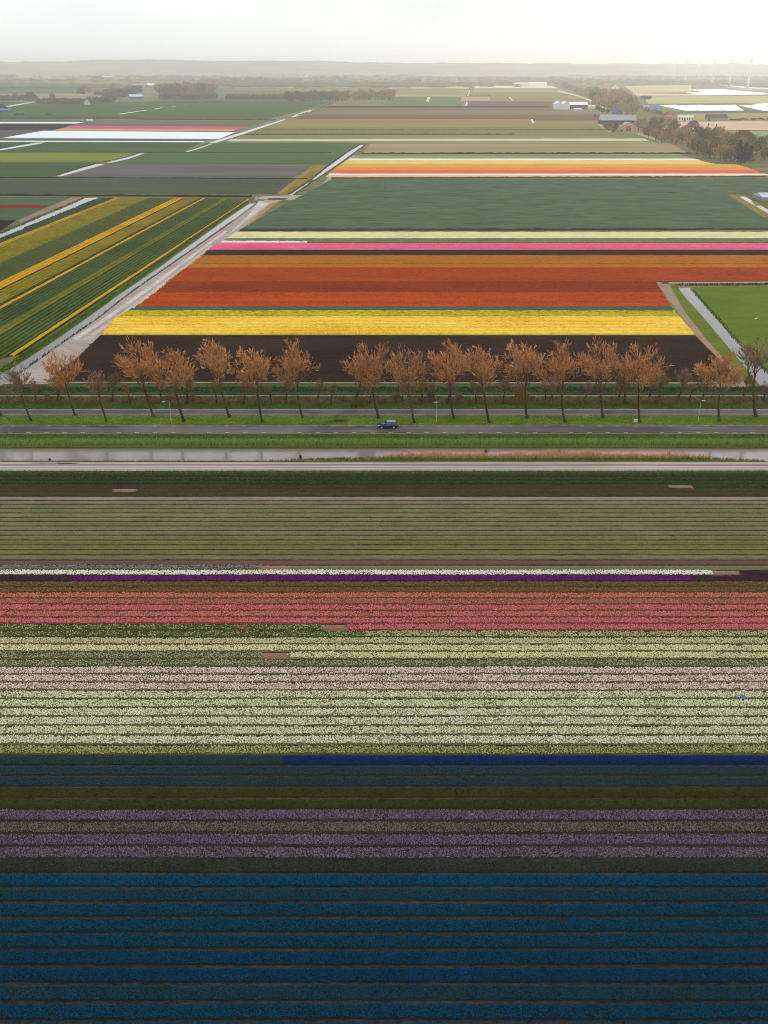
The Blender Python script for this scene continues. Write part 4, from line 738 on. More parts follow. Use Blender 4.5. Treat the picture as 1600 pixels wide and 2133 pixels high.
for i, (px, py, top, v) in enumerate(YT):
    p = G(px, py, pz(YY(py, 0.1))); src = SAP[v]; s = hgt(px, py, top)/max(q.co.z for q in src[2].vertices)
    root = empty('young_tree', p, random.uniform(0, 6.28)); root.scale = (s, s, s)
    for nm, me in zip(('trunk', 'limbs', 'crown'), src): link(nm, me, root)
    tag(root, f'{("slender grey-brown", "olive budding", "reddish-brown")[v]} young tree, {ordn(i+1)} from left in the belt behind the cycle path', 'young tree', 'young trees behind the cycle path')
def make_shrub(seed, r, h, n, w, l):
    g = np.random.default_rng(seed); cl = g.normal(0, 0.45, (9, 3))*np.array([r, r*0.7, 0.0]); ch = g.uniform(0.35, 0.9, 9)*h
    k = g.integers(0, 9, n); u = g.random(n)
    P = cl[k]+g.normal(0, 0.22, (n, 3))*np.array([r, r, 0]); P[:, 2] = np.clip(u**0.7*ch[k]+g.normal(0, 0.1, n)*h, 0.0, None)
    V, F = blades(P, g.uniform(0.5, 1.3, n)*w, g.uniform(0.4, 1.2, n)*l, 1.3, 2)
    b = MB()
    for j in range(9):
        q = cl[j]; b.tube([(q[0]*0.2, q[1]*0.2, -0.1), (q[0]*0.7, q[1]*0.7, ch[j]*0.5), (q[0], q[1], ch[j])], [0.06, 0.04, 0.015], 4, False)
    ms = b.mesh('stems'); ms.materials.append(M_bark); return ms, mesh_np('crown', V, F)
SHR = [make_shrub(120+i, 1.5+0.2*(i % 3), 2.2+0.4*(i % 2), 620, 0.10, 0.5) for i in range(5)]
for i, s in enumerate(SHR): s[1].materials.append((M_scrub, M_olive, M_scrub, M_scrub, M_olive)[i])
rs = random.Random(5); spots = sorted([(x+rs.uniform(-12, 12), rs.uniform(834, 845), rs.choice([0, 1, 1, 2, 3, 4, 4]), rs.uniform(0.45, 1.05)) for x in range(-20, 1640, 25)])
for i, (px, py, v, s) in enumerate(spots):
    p = G(px, py, pz(YY(py, 0.1))); root = empty('shrub', p, rs.uniform(0, 6.28)); root.scale = (s, s, s*rs.uniform(0.7, 1.2))
    link('stems', SHR[v][0], root); link('crown', SHR[v][1], root)
    tag(root, f'{("dark brown twiggy", "olive green leafing", "brown twiggy", "low brown", "yellowish green")[v]} shrub, {ordn(i+1)} from left in the undergrowth', 'shrub', 'undergrowth behind the cycle path')
o = empty('golden_shrub', G(1082, 838, 0.1)); o.scale = (0.7, 0.7, 1.9); link('stems', SHR[1][0], o); gm = SHR[1][1].copy(); gm.materials.clear(); gm.materials.append(M_gold); link('crown', gm, o)
tag(o, 'small golden-yellow shrub behind the cycle path', 'shrub', 'undergrowth behind the cycle path')
# heap of brushwood on the verge
n = 260; P = np.stack([rng.normal(0, 0.9, n), rng.normal(0, 0.3, n), rng.random(n)*0.3], 1); Vb, Fb = blades(P, rng.uniform(0.05, 0.12, n), rng.uniform(0.15, 0.4, n), 2.2, 2)
o = link('brushwood_heap', mesh_np('brushwood_heap', Vb, Fb), None, mat('dead_brushwood', [lin((92, 70, 46)), lin((128, 96, 62))], (1, 1, 1), island=0.8)); o.location = G(707, 878, 0.24)
tag(o, 'low heap of dead brown brushwood on the grass verge left of the car', 'brushwood')

# ------------------------------------------------------------------ lamps, cabinet, car
M_pole = plain('galvanised_pole', (176, 178, 176), 0.5); M_lampw = plain('lamp_head_grey', (206, 206, 202), 0.4)
for px, py, top, lab, lft in ((357, 881, 835, 'grey street lamp at the left, behind the sixth avenue tree', -1), (909, 881.5, 836, 'grey street lamp just right of the car', -0.25), (1454, 880, 833, 'grey street lamp at the right end of the verge', 0.25)):
    h = hgt(px, py, top); root = empty('street_lamp', G(px, py, 0.24))
    MB().tube([(0, 0, -0.2), (0, 0, 1.0), (0, 0, 1.02), (0, 0, h-0.15), (0.12*lft, -0.12, h)], [0.11, 0.10, 0.075, 0.05, 0.045], 8).build('pole', M_pole, root, True)
    MB().tube([(0.1*lft, -0.1, h), (0.55*lft, -0.5, h+0.10), (1.0*lft, -0.9, h+0.1)], [0.04, 0.035, 0.03], 6).build('arm', M_pole, root, True)
    MB().prism([(-0.42, 0.0), (0.36, 0.0), (0.42, 0.05), (0.2, 0.14), (-0.3, 0.13), (-0.42, 0.06)], -0.14, 0.14).build('lamp_head', M_lampw, root).location = (1.1*lft, -1.0, h+0.05)
    tag(root, lab, 'street lamp', 'street lamps along the verge')
cab = empty('utility_cabinet', G(1324, 880, 0.24)); M_cab = plain('pale_grey_cabinet', (214, 214, 208), 0.5); M_cab2 = plain('cabinet_plinth', (150, 150, 146), 0.8)
MB().box(-0.42, 0.42, -0.2, 0.2, -0.05, 0.12).build('plinth', M_cab2, cab); MB().box(-0.4, 0.4, -0.18, 0.18, 0.12, 0.62).build('body', M_cab, cab)
MB().prism([(-0.45, 0.62), (0.45, 0.62), (0.42, 0.70), (-0.42, 0.70)], -0.23, 0.23).build('lid', M_cab, cab); MB().box(-0.36, -0.01, -0.195, -0.18, 0.16, 0.58).build('door', M_cab, cab); MB().box(0.01, 0.36, -0.195, -0.18, 0.16, 0.58).build('door', M_cab, cab)
tag(cab, 'small pale grey utility cabinet beside a trunk on the verge', 'utility cabinet')

def build_car():
    root = empty('car', (G(808, 893.8, 0.33).x, YY(893.8, 0.33)+0.93, 0.33))
    body = plain('dark_blue_car_paint', (18, 38, 92), 0.22, 0.05); body.node_tree.nodes['Principled BSDF'].inputs['Coat Weight'].default_value = 0.8
    gl = glass('car_glass', (34, 52, 76), 0.06); blk = plain('black_car_plastic', (26, 27, 30), 0.7, 0.05); tyre = plain('tyre_rubber', (22, 22, 24), 0.9, 0.05); alloy = plain('alloy_rim', (196, 200, 206), 0.3, 0.05, metallic=0.6)
    rail = plain('silver_trim', (190, 192, 196), 0.3, 0.05, metallic=0.6); red = plain('tail_light_red', (206, 26, 28), 0.25, 0.05); wht = plain('headlight_clear', (220, 226, 232), 0.15, 0.03); grey_roof = glass('panoramic_roof', (120, 128, 140), 0.1)
    # sections along the car (front at -x): x, half width at sill, at belt, at bonnet/top, z of sill, belt, top
    S = [(-2.32, 0.66, 0.70, 0.60, 0.42, 0.62, 0.72), (-2.22, 0.82, 0.84, 0.74, 0.30, 0.66, 0.86), (-1.9, 0.90, 0.92, 0.80, 0.26, 0.72, 0.96), (-1.3, 0.91, 0.93, 0.82, 0.25, 0.80, 1.05), (-0.85, 0.91, 0.93, 0.80, 0.25, 0.86, 1.10), (-0.2, 0.91, 0.93, 0.80, 0.25, 0.90, 1.08),
         (0.6, 0.91, 0.93, 0.80, 0.25, 0.93, 1.08), (1.4, 0.91, 0.93, 0.80, 0.26, 0.96, 1.10), (1.95, 0.90, 0.92, 0.78, 0.30, 0.98, 1.12), (2.22, 0.84, 0.86, 0.74, 0.36, 0.96, 1.08), (2.32, 0.74, 0.76, 0.66, 0.46, 0.90, 1.0)]
    V, F = [], []
    for x, a, b, c, z0, z1, z2 in S: V += [(x, -a*0.92, z0), (x, -a, z0+0.12), (x, -b, z1), (x, -c, z2), (x, c, z2), (x, b, z1), (x, a, z0+0.12), (x, a*0.92, z0)]
    for i in range(len(S)-1):
        for j in range(8): F.append((i*8+j, i*8+(j+1) % 8, i*8+8+(j+1) % 8, i*8+8+j))
    F += [tuple(range(7, -1, -1)), tuple(len(V)-8+j for j in range(8))]
    MB().add(V, F).build('body', body, root, True)
    # cabin: lower ring to roof ring
    lo = [(-1.05, 0.80, 1.05), (-0.35, 0.82, 1.06), (0.65, 0.82, 1.07), (1.55, 0.80, 1.08), (2.12, 0.74, 1.06)]; hi = [(-0.28, 0.60, 1.56), (0.0, 0.62, 1.62), (0.75, 0.63, 1.65), (1.45, 0.61, 1.62), (1.78, 0.57, 1.56)]
    roofV = [(x, -w, z) for x, w, z in hi]+[(x, w, z) for x, w, z in hi]+[(x, 0, z+0.045) for x, w, z in hi]
    MB().add(roofV, [(i, i+1, 11+i, 10+i) for i in range(4)]+[(10+i, 11+i, 6+i, 5+i) for i in range(4)]).build('roof', grey_roof, root, True)
    def pane(nm, a, b, c, d, m): MB().add([a, b, c, d], [(0, 1, 2, 3)]).build(nm, m, root)
    for s in (-1, 1):
        MB().add([(x, s*w*0.985, z) for x, w, z in lo]+[(x, s*w*0.985, z) for x, w, z in hi], [(i, i+1, 6+i, 5+i) for i in range(4)]).build('window_pillars', body, root)
        for k, (u0, u1) in enumerate(((0.12, 0.42), (0.46, 0.70), (0.74, 0.93))):
            def at(u, r, t): i = min(3, int(u*4)); f = u*4-i; A, B = r[i], r[i+1]; return Vector((A[0]+(B[0]-A[0])*f, s*(A[1]+(B[1]-A[1])*f), A[2]+(B[2]-A[2])*f))
            q = [at(u0, lo, 0).lerp(at(u0, hi, 0), 0.10), at(u1, lo, 0).lerp(at(u1, hi, 0), 0.10), at(u1, lo, 0).lerp(at(u1, hi, 0), 0.88), at(u0, lo, 0).lerp(at(u0, hi, 0), 0.88)]
            pane('side_window', *[tuple(v+Vector((0, s*0.012, 0))) for v in q], gl)
        MB().tube([(-0.1, s*0.60, 1.62), (0.0, s*0.61, 1.69), (0.8, s*0.62, 1.72), (1.5, s*0.60, 1.69), (1.62, s*0.59, 1.62)], [0.025]*5, 6).build('roof_rail', rail, root)
        MB().prism([(-0.75, 1.04), (-0.58, 1.04), (-0.58, 1.2), (-0.70, 1.2)], min(s*0.86, s*1.06), max(s*0.86, s*1.06)).build('wing_mirror', body, root)
        MB().prism([(-2.26, 0.70), (-1.9, 0.80), (-1.86, 0.92), (-2.2, 0.84)], min(s*0.66, s*0.90), max(s*0.66, s*0.90)).build('headlight', wht, root)
        MB().prism([(2.0, 0.84), (2.31, 0.84), (2.25, 1.12), (2.02, 1.10)], min(s*0.62, s*0.935), max(s*0.62, s*0.935)).build('tail_light', red, root)
        for dx in (-0.05, 0.95): MB().box(dx, dx+0.2, min(s*0.92, s*0.955), max(s*0.92, s*0.955), 0.86, 0.89).build('door_handle', rail, root)
        MB().box(-1.0, 1.05, min(s*0.90, s*0.95), max(s*0.90, s*0.95), 0.26, 0.40).build('sill_trim', blk, root)
        for wx in (-1.42, 1.38):
            MB().tube([(wx+0.47*math.cos(t), s*0.925, 0.36+0.47*math.sin(t)) for t in np.linspace(-0.1, math.pi+0.1, 10)], [0.045]*10, 6).build('wheel_arch', blk, root)
            w = MB().tube([(wx, s*0.70, 0.36), (wx, s*0.72, 0.36), (wx, s*0.92, 0.36), (wx, s*0.94, 0.36)], [0.33, 0.36, 0.36, 0.32], 18).build('wheel', tyre, root, False)
            r = MB().tube([(wx, s*0.90, 0.36), (wx, s*0.952, 0.36)], [0.25, 0.24], 14)
            r.build('rim', alloy, w)
            sp_ = MB()
            for q in range(5): t = q*2*math.pi/5; sp_.tube([(wx+0.05*math.cos(t), s*0.958, 0.36+0.05*math.sin(t)), (wx+0.22*math.cos(t), s*0.957, 0.36+0.22*math.sin(t))], [0.035, 0.03], 4)
            sp_.build('spokes', rail, w)
    pane('windscreen', (-1.02, -0.74, 1.08), (-1.02, 0.74, 1.08), (-0.30, 0.56, 1.54), (-0.30, -0.56, 1.54), gl); pane('rear_window', (2.10, -0.66, 1.12), (2.10, 0.66, 1.12), (1.81, 0.52, 1.53), (1.81, -0.52, 1.53), gl)
    MB().box(-2.345, -2.28, -0.45, 0.45, 0.50, 0.68).build('grille', blk, root); MB().box(-2.35, -2.2, -0.62, 0.62, 0.32, 0.44).build('front_bumper', blk, root); MB().box(2.2, 2.36, -0.68, 0.68, 0.36, 0.52).build('rear_bumper', blk, root)
    tag(root, 'dark blue estate car with roof rails driving left on the road', 'car')
build_car()

# small things in the fields
cr_ = empty('crate', G(1547, 1455, 0.12)); M_cr = plain('blue_plastic_crate', (74, 132, 190), 0.5)
MB().box(-0.3, 0.3, -0.2, 0.2, 0.15, 0.18).build('base', M_cr, cr_)
for a in ((-0.3, 0.3, -0.2, -0.17), (-0.3, 0.3, 0.17, 0.2), (-0.3, -0.27, -0.17, 0.17), (0.27, 0.3, -0.17, 0.17)): MB().box(*a, 0.18, 0.48).build('side', M_cr, cr_)
for z in (0.24, 0.36): MB().box(-0.31, 0.31, -0.212, -0.202, z, z+0.03).build('rib', plain('pale_crate_rib', (170, 196, 220), 0.5), cr_)
cr_.location.z = 0.0; tag(cr_, 'small blue plastic crate left standing among white flowers', 'crate')
def swan():
    p = G(1574, 665.5, 0.06); M_s = plain('white_feathers', (238, 236, 228), 0.8, 0.04)
    me = bpy.data.meshes.new('swan'); vs = [(-0.55, 0, 0.30), (-0.3, 0, 0.30), (0.0, 0, 0.28), (0.3, 0, 0.32), (0.45, 0, 0.45), (0.50, 0, 0.62), (0.46, 0, 0.78), (0.52, 0, 0.88), (0.62, 0, 0.86), (0.72, 0, 0.83)]
    me.from_pydata(vs, [(i, i+1) for i in range(9)], []); o = link('swan', me, None, M_s); o.modifiers.new('skin', 'SKIN'); o.modifiers.new('sub', 'SUBSURF').levels = 2; o.modifiers['sub'].render_levels = 2
    for v, r in zip(me.skin_vertices[0].data, (0.04, 0.16, 0.24, 0.17, 0.09, 0.055, 0.05, 0.06, 0.05, 0.02)): v.radius = (r, r)
    me.skin_vertices[0].data[2].use_root = True; o.location = p; tag(o, 'white swan resting on the green meadow', 'swan')
swan()
pump = empty('pump_box', G(533, 418, 0.05)); M_pm = plain('pale_blue_pump', (196, 206, 218), 0.5)
MB().box(-1.0, 1.0, -0.7, 0.7, 0, 1.5).build('housing', M_pm, pump); MB().prism([(-1.2, 1.5), (1.2, 1.5), (0, 2.0)], -0.85, 0.85).build('roof', M_pm, pump); MB().tube([(0.6, -0.7, 0.5), (0.6, -2.2, 0.4), (0.6, -2.4, -0.3)], [0.22]*3, 8).build('pipe', plain('pump_pipe', (90, 100, 108), 0.5), pump)
tag(pump, 'pale pump box with a pipe at the head of the left canal', 'pump box')

# ------------------------------------------------------------------ farms and houses
WALLM, HN = {}, [0]
def bmat(c, y, d=0.08, rough=0.75):
    HN[0] += 1; return mat(f'building_{HN[0]}', vary(alb(c, y), d), (0.5, 0.5, 0.5), rough=rough, patch_amt=0.0)
def house(name, label, cat, x0, x1, base, wpx, rpx, wall, roof, dep=None, rz=0.0, kind='gable', doors=(), windows=0, win=(70, 84, 96), group=None, ext=None):
    """x0..x1 front width in photo columns, base its foot row, wpx and rpx wall height and whole height in photo rows; ridge runs along the front unless kind is 'front' (gable to the viewer)"""
    p = G((x0+x1)/2, base); s = ppm((x0+x1)/2, base); W = (x1-x0)/s; hw = wpx/s; ht = rpx/s; D = dep or max(7.0, W*0.45)
    if kind in ('gable', 'hip'): ht = hw+max(1.5, (ht-hw)*0.75)
    root = empty(name, (p.x, p.y, 0), rz); y = p.y; mw, mr = bmat(wall, y), bmat(roof, y)
    if kind == 'front':
        MB().prism([(-W/2, 0), (W/2, 0), (W/2, hw), (0, ht), (-W/2, hw)], 0, D).build('wall', mw, root)
        MB().add([(-W/2-0.4, -0.4, hw-0.2), (0, -0.4, ht+0.15), (W/2+0.4, -0.4, hw-0.2), (-W/2-0.4, D+0.4, hw-0.2), (0, D+0.4, ht+0.15), (W/2+0.4, D+0.4, hw-0.2), (-W/2-0.4, -0.4, hw), (0, -0.4, ht+0.4), (W/2+0.4, -0.4, hw), (-W/2-0.4, D+0.4, hw), (0, D+0.4, ht+0.4), (W/2+0.4, D+0.4, hw)],
                 [(6, 7, 10, 9), (7, 8, 11, 10), (0, 3, 4, 1), (1, 4, 5, 2), (0, 1, 7, 6), (1, 2, 8, 7), (3, 9, 10, 4), (4, 10, 11, 5), (0, 6, 9, 3), (2, 5, 11, 8)]).build('roof', mr, root)
    elif kind == 'arch':
        n = 10; arc = [(W/2*math.cos(t), hw+(ht-hw)*math.sin(t)) for t in np.linspace(0, math.pi, n)]
        MB().prism([(-W/2, 0), (W/2, 0)]+arc, 0, D).build('wall', mw, root)
        b = MB(); m_ = len(arc); k = 1.04
        b.add([(x*k, -0.3, z+0.25) for x, z in arc]+[(x*k, D+0.3, z+0.25) for x, z in arc]+[(x*k, -0.3, z) for x, z in arc], [(i, i+1, m_+i+1, m_+i) for i in range(m_-1)]+[(2*m_+i, 2*m_+i+1, i+1, i) for i in range(m_-1)]); b.build('roof', mr, root)
    else:
        MB().box(-W/2, W/2, 0, D, 0, hw).build('wall', mw, root); i = W*0.3 if kind == 'hip' else 0.0; e = 0.5
        i = min(i, W/2-0.3)
        V = [(-W/2-e, -e, hw), (W/2+e, -e, hw), (W/2+e, D+e, hw), (-W/2-e, D+e, hw), (-W/2-e+i, D/2, ht), (W/2+e-i, D/2, ht)]
        MB().add(V+[(x, y_, z-0.25) for x, y_, z in V[:4]], [(0, 1, 5, 4), (2, 3, 4, 5), (1, 2, 5), (3, 0, 4), (0, 6, 7, 1), (1, 7, 8, 2), (2, 8, 9, 3), (3, 9, 6, 0), (9, 8, 7, 6)]).build('roof', mr, root)
    for (f, wd, hd, c) in doors: MB().box(-W/2+f*W-wd/2, -W/2+f*W+wd/2, -0.12, 0.02, 0, hd).build('door', bmat(c, y), root)
    if windows:
        mg = bmat(win, y, 0.05, 0.3)
        for k in range(windows):
            xc = -W/2+W*(k+0.5)/windows; ww = min(1.6, W/windows*0.5)
            f = MB().box(xc-ww/2, xc+ww/2, -0.06, 0.02, hw*0.42, hw*0.8).build('window', mg, root)
            MB().box(xc-ww/2-0.12, xc+ww/2+0.12, -0.1, 0.0, hw*0.36, hw*0.42).build('sill', bmat((220, 220, 216), y), f)
    tag(root, label, cat, group); return root
house('barn', 'long grey-roofed barn with dark blue walls beside the farm trees', 'barn', 1252, 1325, 259, 8, 21, (62, 84, 108), (176, 178, 184), dep=20)
house('house', 'blue pyramid-roofed house behind the long grey barn', 'house', 1277, 1297, 238, 3, 11, (96, 120, 150), (66, 112, 168), dep=11, kind='hip')
house('shed', 'round-roofed pale shed with a red door', 'shed', 1300, 1321, 273, 9, 16, (196, 184, 156), (184, 178, 160), dep=16, kind='arch', doors=((0.42, 6.5, 5.6, (196, 40, 62)),))
house('shed', 'low cream lean-to left of the red-door shed', 'shed', 1290, 1300, 272, 8, 11, (214, 196, 164), (190, 176, 150), dep=9)
for i, (a, b) in enumerate(((1158, 1172), (1172, 1187))): house('greenhouse', f'white gabled greenhouse bay, {("left", "right")[i]} one of the pair', 'greenhouse', a, b, 228, 10, 15, (222, 226, 226), (236, 238, 240), dep=34, kind='front', windows=3, win=(196, 210, 210))
house('warehouse', 'long white-roofed warehouse with dark blue front beside the greenhouses', 'warehouse', 1187, 1224, 227, 8, 15, (60, 78, 116), (244, 244, 244), dep=22, windows=5)
house('shed', 'pinkish white shed at the right end of the warehouse', 'shed', 1224, 1240, 227, 5, 8, (232, 214, 206), (244, 230, 224), dep=10); house('shed', 'small grey-white shed in front of the warehouse', 'shed', 1196, 1211, 231.5, 4, 6, (196, 204, 210), (220, 226, 230), dep=7)
house('shed', 'bright blue shed left of the other blue farm shed', 'shed', 1330, 1340, 225, 5, 8, (62, 124, 206), (116, 166, 216), dep=9, windows=2); house('shed', 'grey lean-to between the blue sheds', 'shed', 1340, 1352, 225, 3, 6, (170, 182, 190), (176, 186, 196), dep=9)
house('shed', 'light blue gabled shed at the white plastic sheets', 'shed', 1359, 1376, 231, 6, 12, (126, 178, 208), (110, 166, 200), dep=14, kind='front', doors=((0.5, 3, 3, (70, 120, 160)),))
house('house', 'orange-red house among the trees behind the tan field', 'house', 1386, 1402, 249, 6, 9, (226, 136, 108), (214, 120, 96), dep=9, windows=2); house('house', 'white row house with a blue door behind the tan field', 'house', 1413, 1444, 253, 8, 13, (226, 216, 208), (232, 218, 208), dep=9, windows=6, doors=((0.42, 3.0, 3.4, (84, 132, 182)),))
house('barn', 'pale green barn with a brown roof behind the tan field', 'barn', 1474, 1515, 252, 7, 14, (148, 172, 150), (110, 96, 84), dep=15, doors=((0.06, 2.5, 3.5, (50, 60, 64)),)); house('house', 'brick house with dark grey hipped roof at the edge of the wood', 'house', 1437, 1456, 266, 7, 16, (176, 124, 100), (96, 96, 102), dep=12, kind='hip', windows=3)
house('farmhouse', 'brown thatched farmhouse behind the dense wood', 'farmhouse', 1541, 1571, 289, 6, 19, (134, 92, 66), (104, 72, 54), dep=20, kind='hip'); house('house', 'white gabled house half hidden in the farm trees', 'house', 1378, 1394, 275, 7, 13, (232, 226, 216), (150, 132, 116), dep=12, kind='front', windows=2)
house('house', 'small white-walled house at the near end of the farm lane', 'house', 1406, 1416, 294, 7, 12, (230, 214, 198), (176, 142, 116), dep=9, kind='front', windows=1); house('shed', 'low white shed beside the brick house', 'shed', 1416, 1426, 270, 4, 6, (226, 218, 206), (228, 222, 212), dep=6)
house('shed', 'blue-grey metal shed cut by the right edge above the canal', 'shed', 1588, 1622, 419, 8, 16, (150, 166, 186), (196, 206, 218), dep=16)
house('house', 'turquoise-walled building with white roof in front of the copse', 'building', 269, 297, 206.4, 5, 10, (30, 128, 178), (206, 226, 236), dep=12); house('house', 'white gabled house right behind the turquoise building', 'house', 275, 292, 199.5, 4, 9, (206, 206, 214), (196, 190, 200), dep=12, kind='front')
house('barn', 'long low grey barn beyond the copse', 'barn', 273, 306, 183, 5, 9, (168, 172, 176), (176, 178, 180), dep=20); house('barn', 'white-roofed barn end beside the long grey barn', 'barn', 306, 321, 182, 4, 10, (210, 214, 216), (236, 238, 238), dep=16)
house('barn', 'dark green farm building in the tan fields', 'barn', 191, 214, 165, 3, 7, (104, 122, 118), (112, 128, 124), dep=28, kind='hip'); house('barn', 'pale roofed barn right of the dark green building', 'barn', 213, 235, 164, 3, 7, (150, 160, 160), (186, 194, 192), dep=24)
house('house', 'dark teal house left of the copse', 'house', 160, 176, 195.4, 4, 10, (54, 80, 90), (40, 76, 90), dep=10, kind='hip'); house('barn', 'dark barn with white ridge in the copse', 'barn', 196, 222, 197, 5, 9, (58, 76, 84), (118, 138, 146), dep=12)
house('farmhouse', 'dark pyramid-roofed farmhouse at the left edge', 'farmhouse', -12, 12, 229, 3, 13, (60, 66, 70), (40, 52, 58), dep=14, kind='hip'); house('shed', 'blue-grey shed in front of the dark farmhouse', 'shed', -6, 20, 234, 4, 8, (70, 92, 108), (128, 154, 176), dep=9)
house('shed', 'low dark shed right of the blue-grey shed', 'shed', 29, 48, 240, 4, 8, (62, 70, 70), (120, 138, 146), dep=7); house('house', 'tiny white-gabled house at the near end of the hedge', 'house', 175, 186, 218, 4, 9, (216, 216, 212), (150, 156, 160), dep=8, kind='front')
house('greenhouse', 'long greenhouse beyond the pale pink strip', 'greenhouse', 1073, 1104, 180, 5, 8, (206, 210, 206), (214, 218, 214), dep=40); house('greenhouse', 'brighter right half of the long greenhouse', 'greenhouse', 1104, 1139, 180, 6, 9, (222, 228, 228), (232, 236, 236), dep=40)
house('barn', 'grey-blue barn near the skyline left of the orange strip', 'barn', 848, 864, 168.6, 3, 7, (140, 152, 158), (130, 146, 156), dep=22); house('barn', 'dark low barn right of the grey-blue one near the skyline', 'barn', 862, 878, 169, 3, 5, (122, 134, 142), (116, 128, 138), dep=22)
house('farmhouse', 'red-roofed farmhouse beyond the big trees', 'farmhouse', 1258, 1274, 187, 4, 8, (206, 170, 150), (226, 140, 120), dep=16, kind='hip'); house('house', 'grey-roofed house left of the red-roofed farm', 'house', 1242, 1257, 187, 4, 9, (190, 186, 182), (156, 158, 166), dep=16, kind='hip'); house('house', 'white gabled house right of the red-roofed farm', 'house', 1276, 1290, 187, 4, 9, (236, 232, 226), (232, 228, 222), dep=12, kind='front')
rv = random.Random(3); vil = [(404, 168), (412, 169.5), (470, 171), (486, 172.4), (505, 170), (522, 173), (538, 171.5), (550, 169), (556, 173), (572, 170.6), (590, 171.6), (606, 169.6), (628, 164), (637, 163), (646, 164), (640, 171), (655, 170), (672, 171), (1030, 167.4), (1046, 168), (1060, 167.4)]
for i, (px, py) in enumerate(vil):
    w_ = rv.uniform(6, 11); wc = rv.choice([(214, 196, 184), (226, 218, 210), (206, 176, 160)]); rc = rv.choice([(214, 172, 150), (186, 168, 160), (232, 228, 222), (200, 150, 130)])
    house('house', f'small pale village house near the skyline, {ordn(i+1)} from left', 'house', px-w_/2, px+w_/2, py, 3, 6.5, wc, rc, dep=11, kind=rv.choice(['gable', 'front']), group='village houses near the skyline')
# lorry trailer
tr = empty('lorry_trailer', G(186, 254.4)); s = ppm(186, 254.4); L = 13/s; M_tr = bmat((232, 236, 238), tr.location.y); M_td = bmat((60, 66, 74), tr.location.y)
MB().box(-L/2, L/2, 0, 2.6, 1.1, 4.2).build('box', M_tr, tr); MB().box(-L/2, L/2, 0.3, 2.3, 0.8, 1.09).build('chassis', M_td, tr)
for x in (-L*0.4, -L*0.28, L*0.3):
    for yy in (0.1, 2.5): MB().tube([(x, yy-0.15, 0.5), (x, yy+0.15, 0.5)], [0.5, 0.5], 12).build('wheel', M_td, tr)
tag(tr, 'white lorry trailer parked at the end of a plastic strip', 'trailer')

# wind turbines
M_tw = bmat((250, 250, 246), 2500, 0.03, 0.5); M_tw2 = bmat((236, 232, 222), 2500, 0.03)
for i, (bx, by, tx, ty) in enumerate(((1403, 167.5, 1405.6, 131), (1427, 170, 1428.6, 127), (1453, 173, 1456, 129.5), (1483, 175.6, 1487, 127), (1518, 179.6, 1523, 126.6), (1557, 184, 1562.6, 126.6))):
    p = G(bx, by); h = hgt(bx, by, ty); root = empty('wind_turbine', (p.x, p.y, 0), 0.5); r = 1.4 + 0.024*h
    MB().tube([(0, 0, 0), (0, 0, h*0.5), (0, 0, h)], [r*1.25, r, r*0.62], 12, True).build('tower', M_tw, root, True)
    MB().tube([(0, -3.5, h+1.5), (0, -2.5, h+1.5), (0, 4.5, h+1.7), (0, 5.5, h+1.7)], [1.2, 1.7, 1.7, 1.1], 10).build('nacelle', M_tw2, root, True)
    MB().tube([(0, -5.4, h+1.5), (0, -4.6, h+1.5), (0, -3.5, h+1.5)], [0.3, 1.2, 1.4], 10).build('hub', M_tw2, root, True)
    for k in range(3):
        t = 2*math.pi*k/3+0.35+i*0.5; L = h*0.33; d = Vector((math.cos(t), 0, math.sin(t))); c0 = Vector((0, -4.6, h+1.5)); n_ = Vector((-d.z, 0, d.x))
        V = []
        for f, wd in ((0.02, 1.0), (0.2, 1.9), (0.6, 1.2), (1.0, 0.3)): q = c0+d*L*f; V += [q-n_*wd*0.4+Vector((0, -0.15, 0)), q+n_*wd*0.6+Vector((0, -0.15, 0)), q+n_*wd*0.6+Vector((0, 0.15, 0)), q-n_*wd*0.4+Vector((0, 0.15, 0))]
        MB().add(V, [(a*4+j, a*4+(j+1) % 4, a*4+4+(j+1) % 4, a*4+4+j) for a in range(3) for j in range(4)]+[(3, 2, 1, 0), (12, 13, 14, 15)]).build('blade', M_tw2, root)
    tag(root, f'white wind turbine, {ordn(i+1)} from left in the row of six', 'wind turbine', 'row of wind turbines')

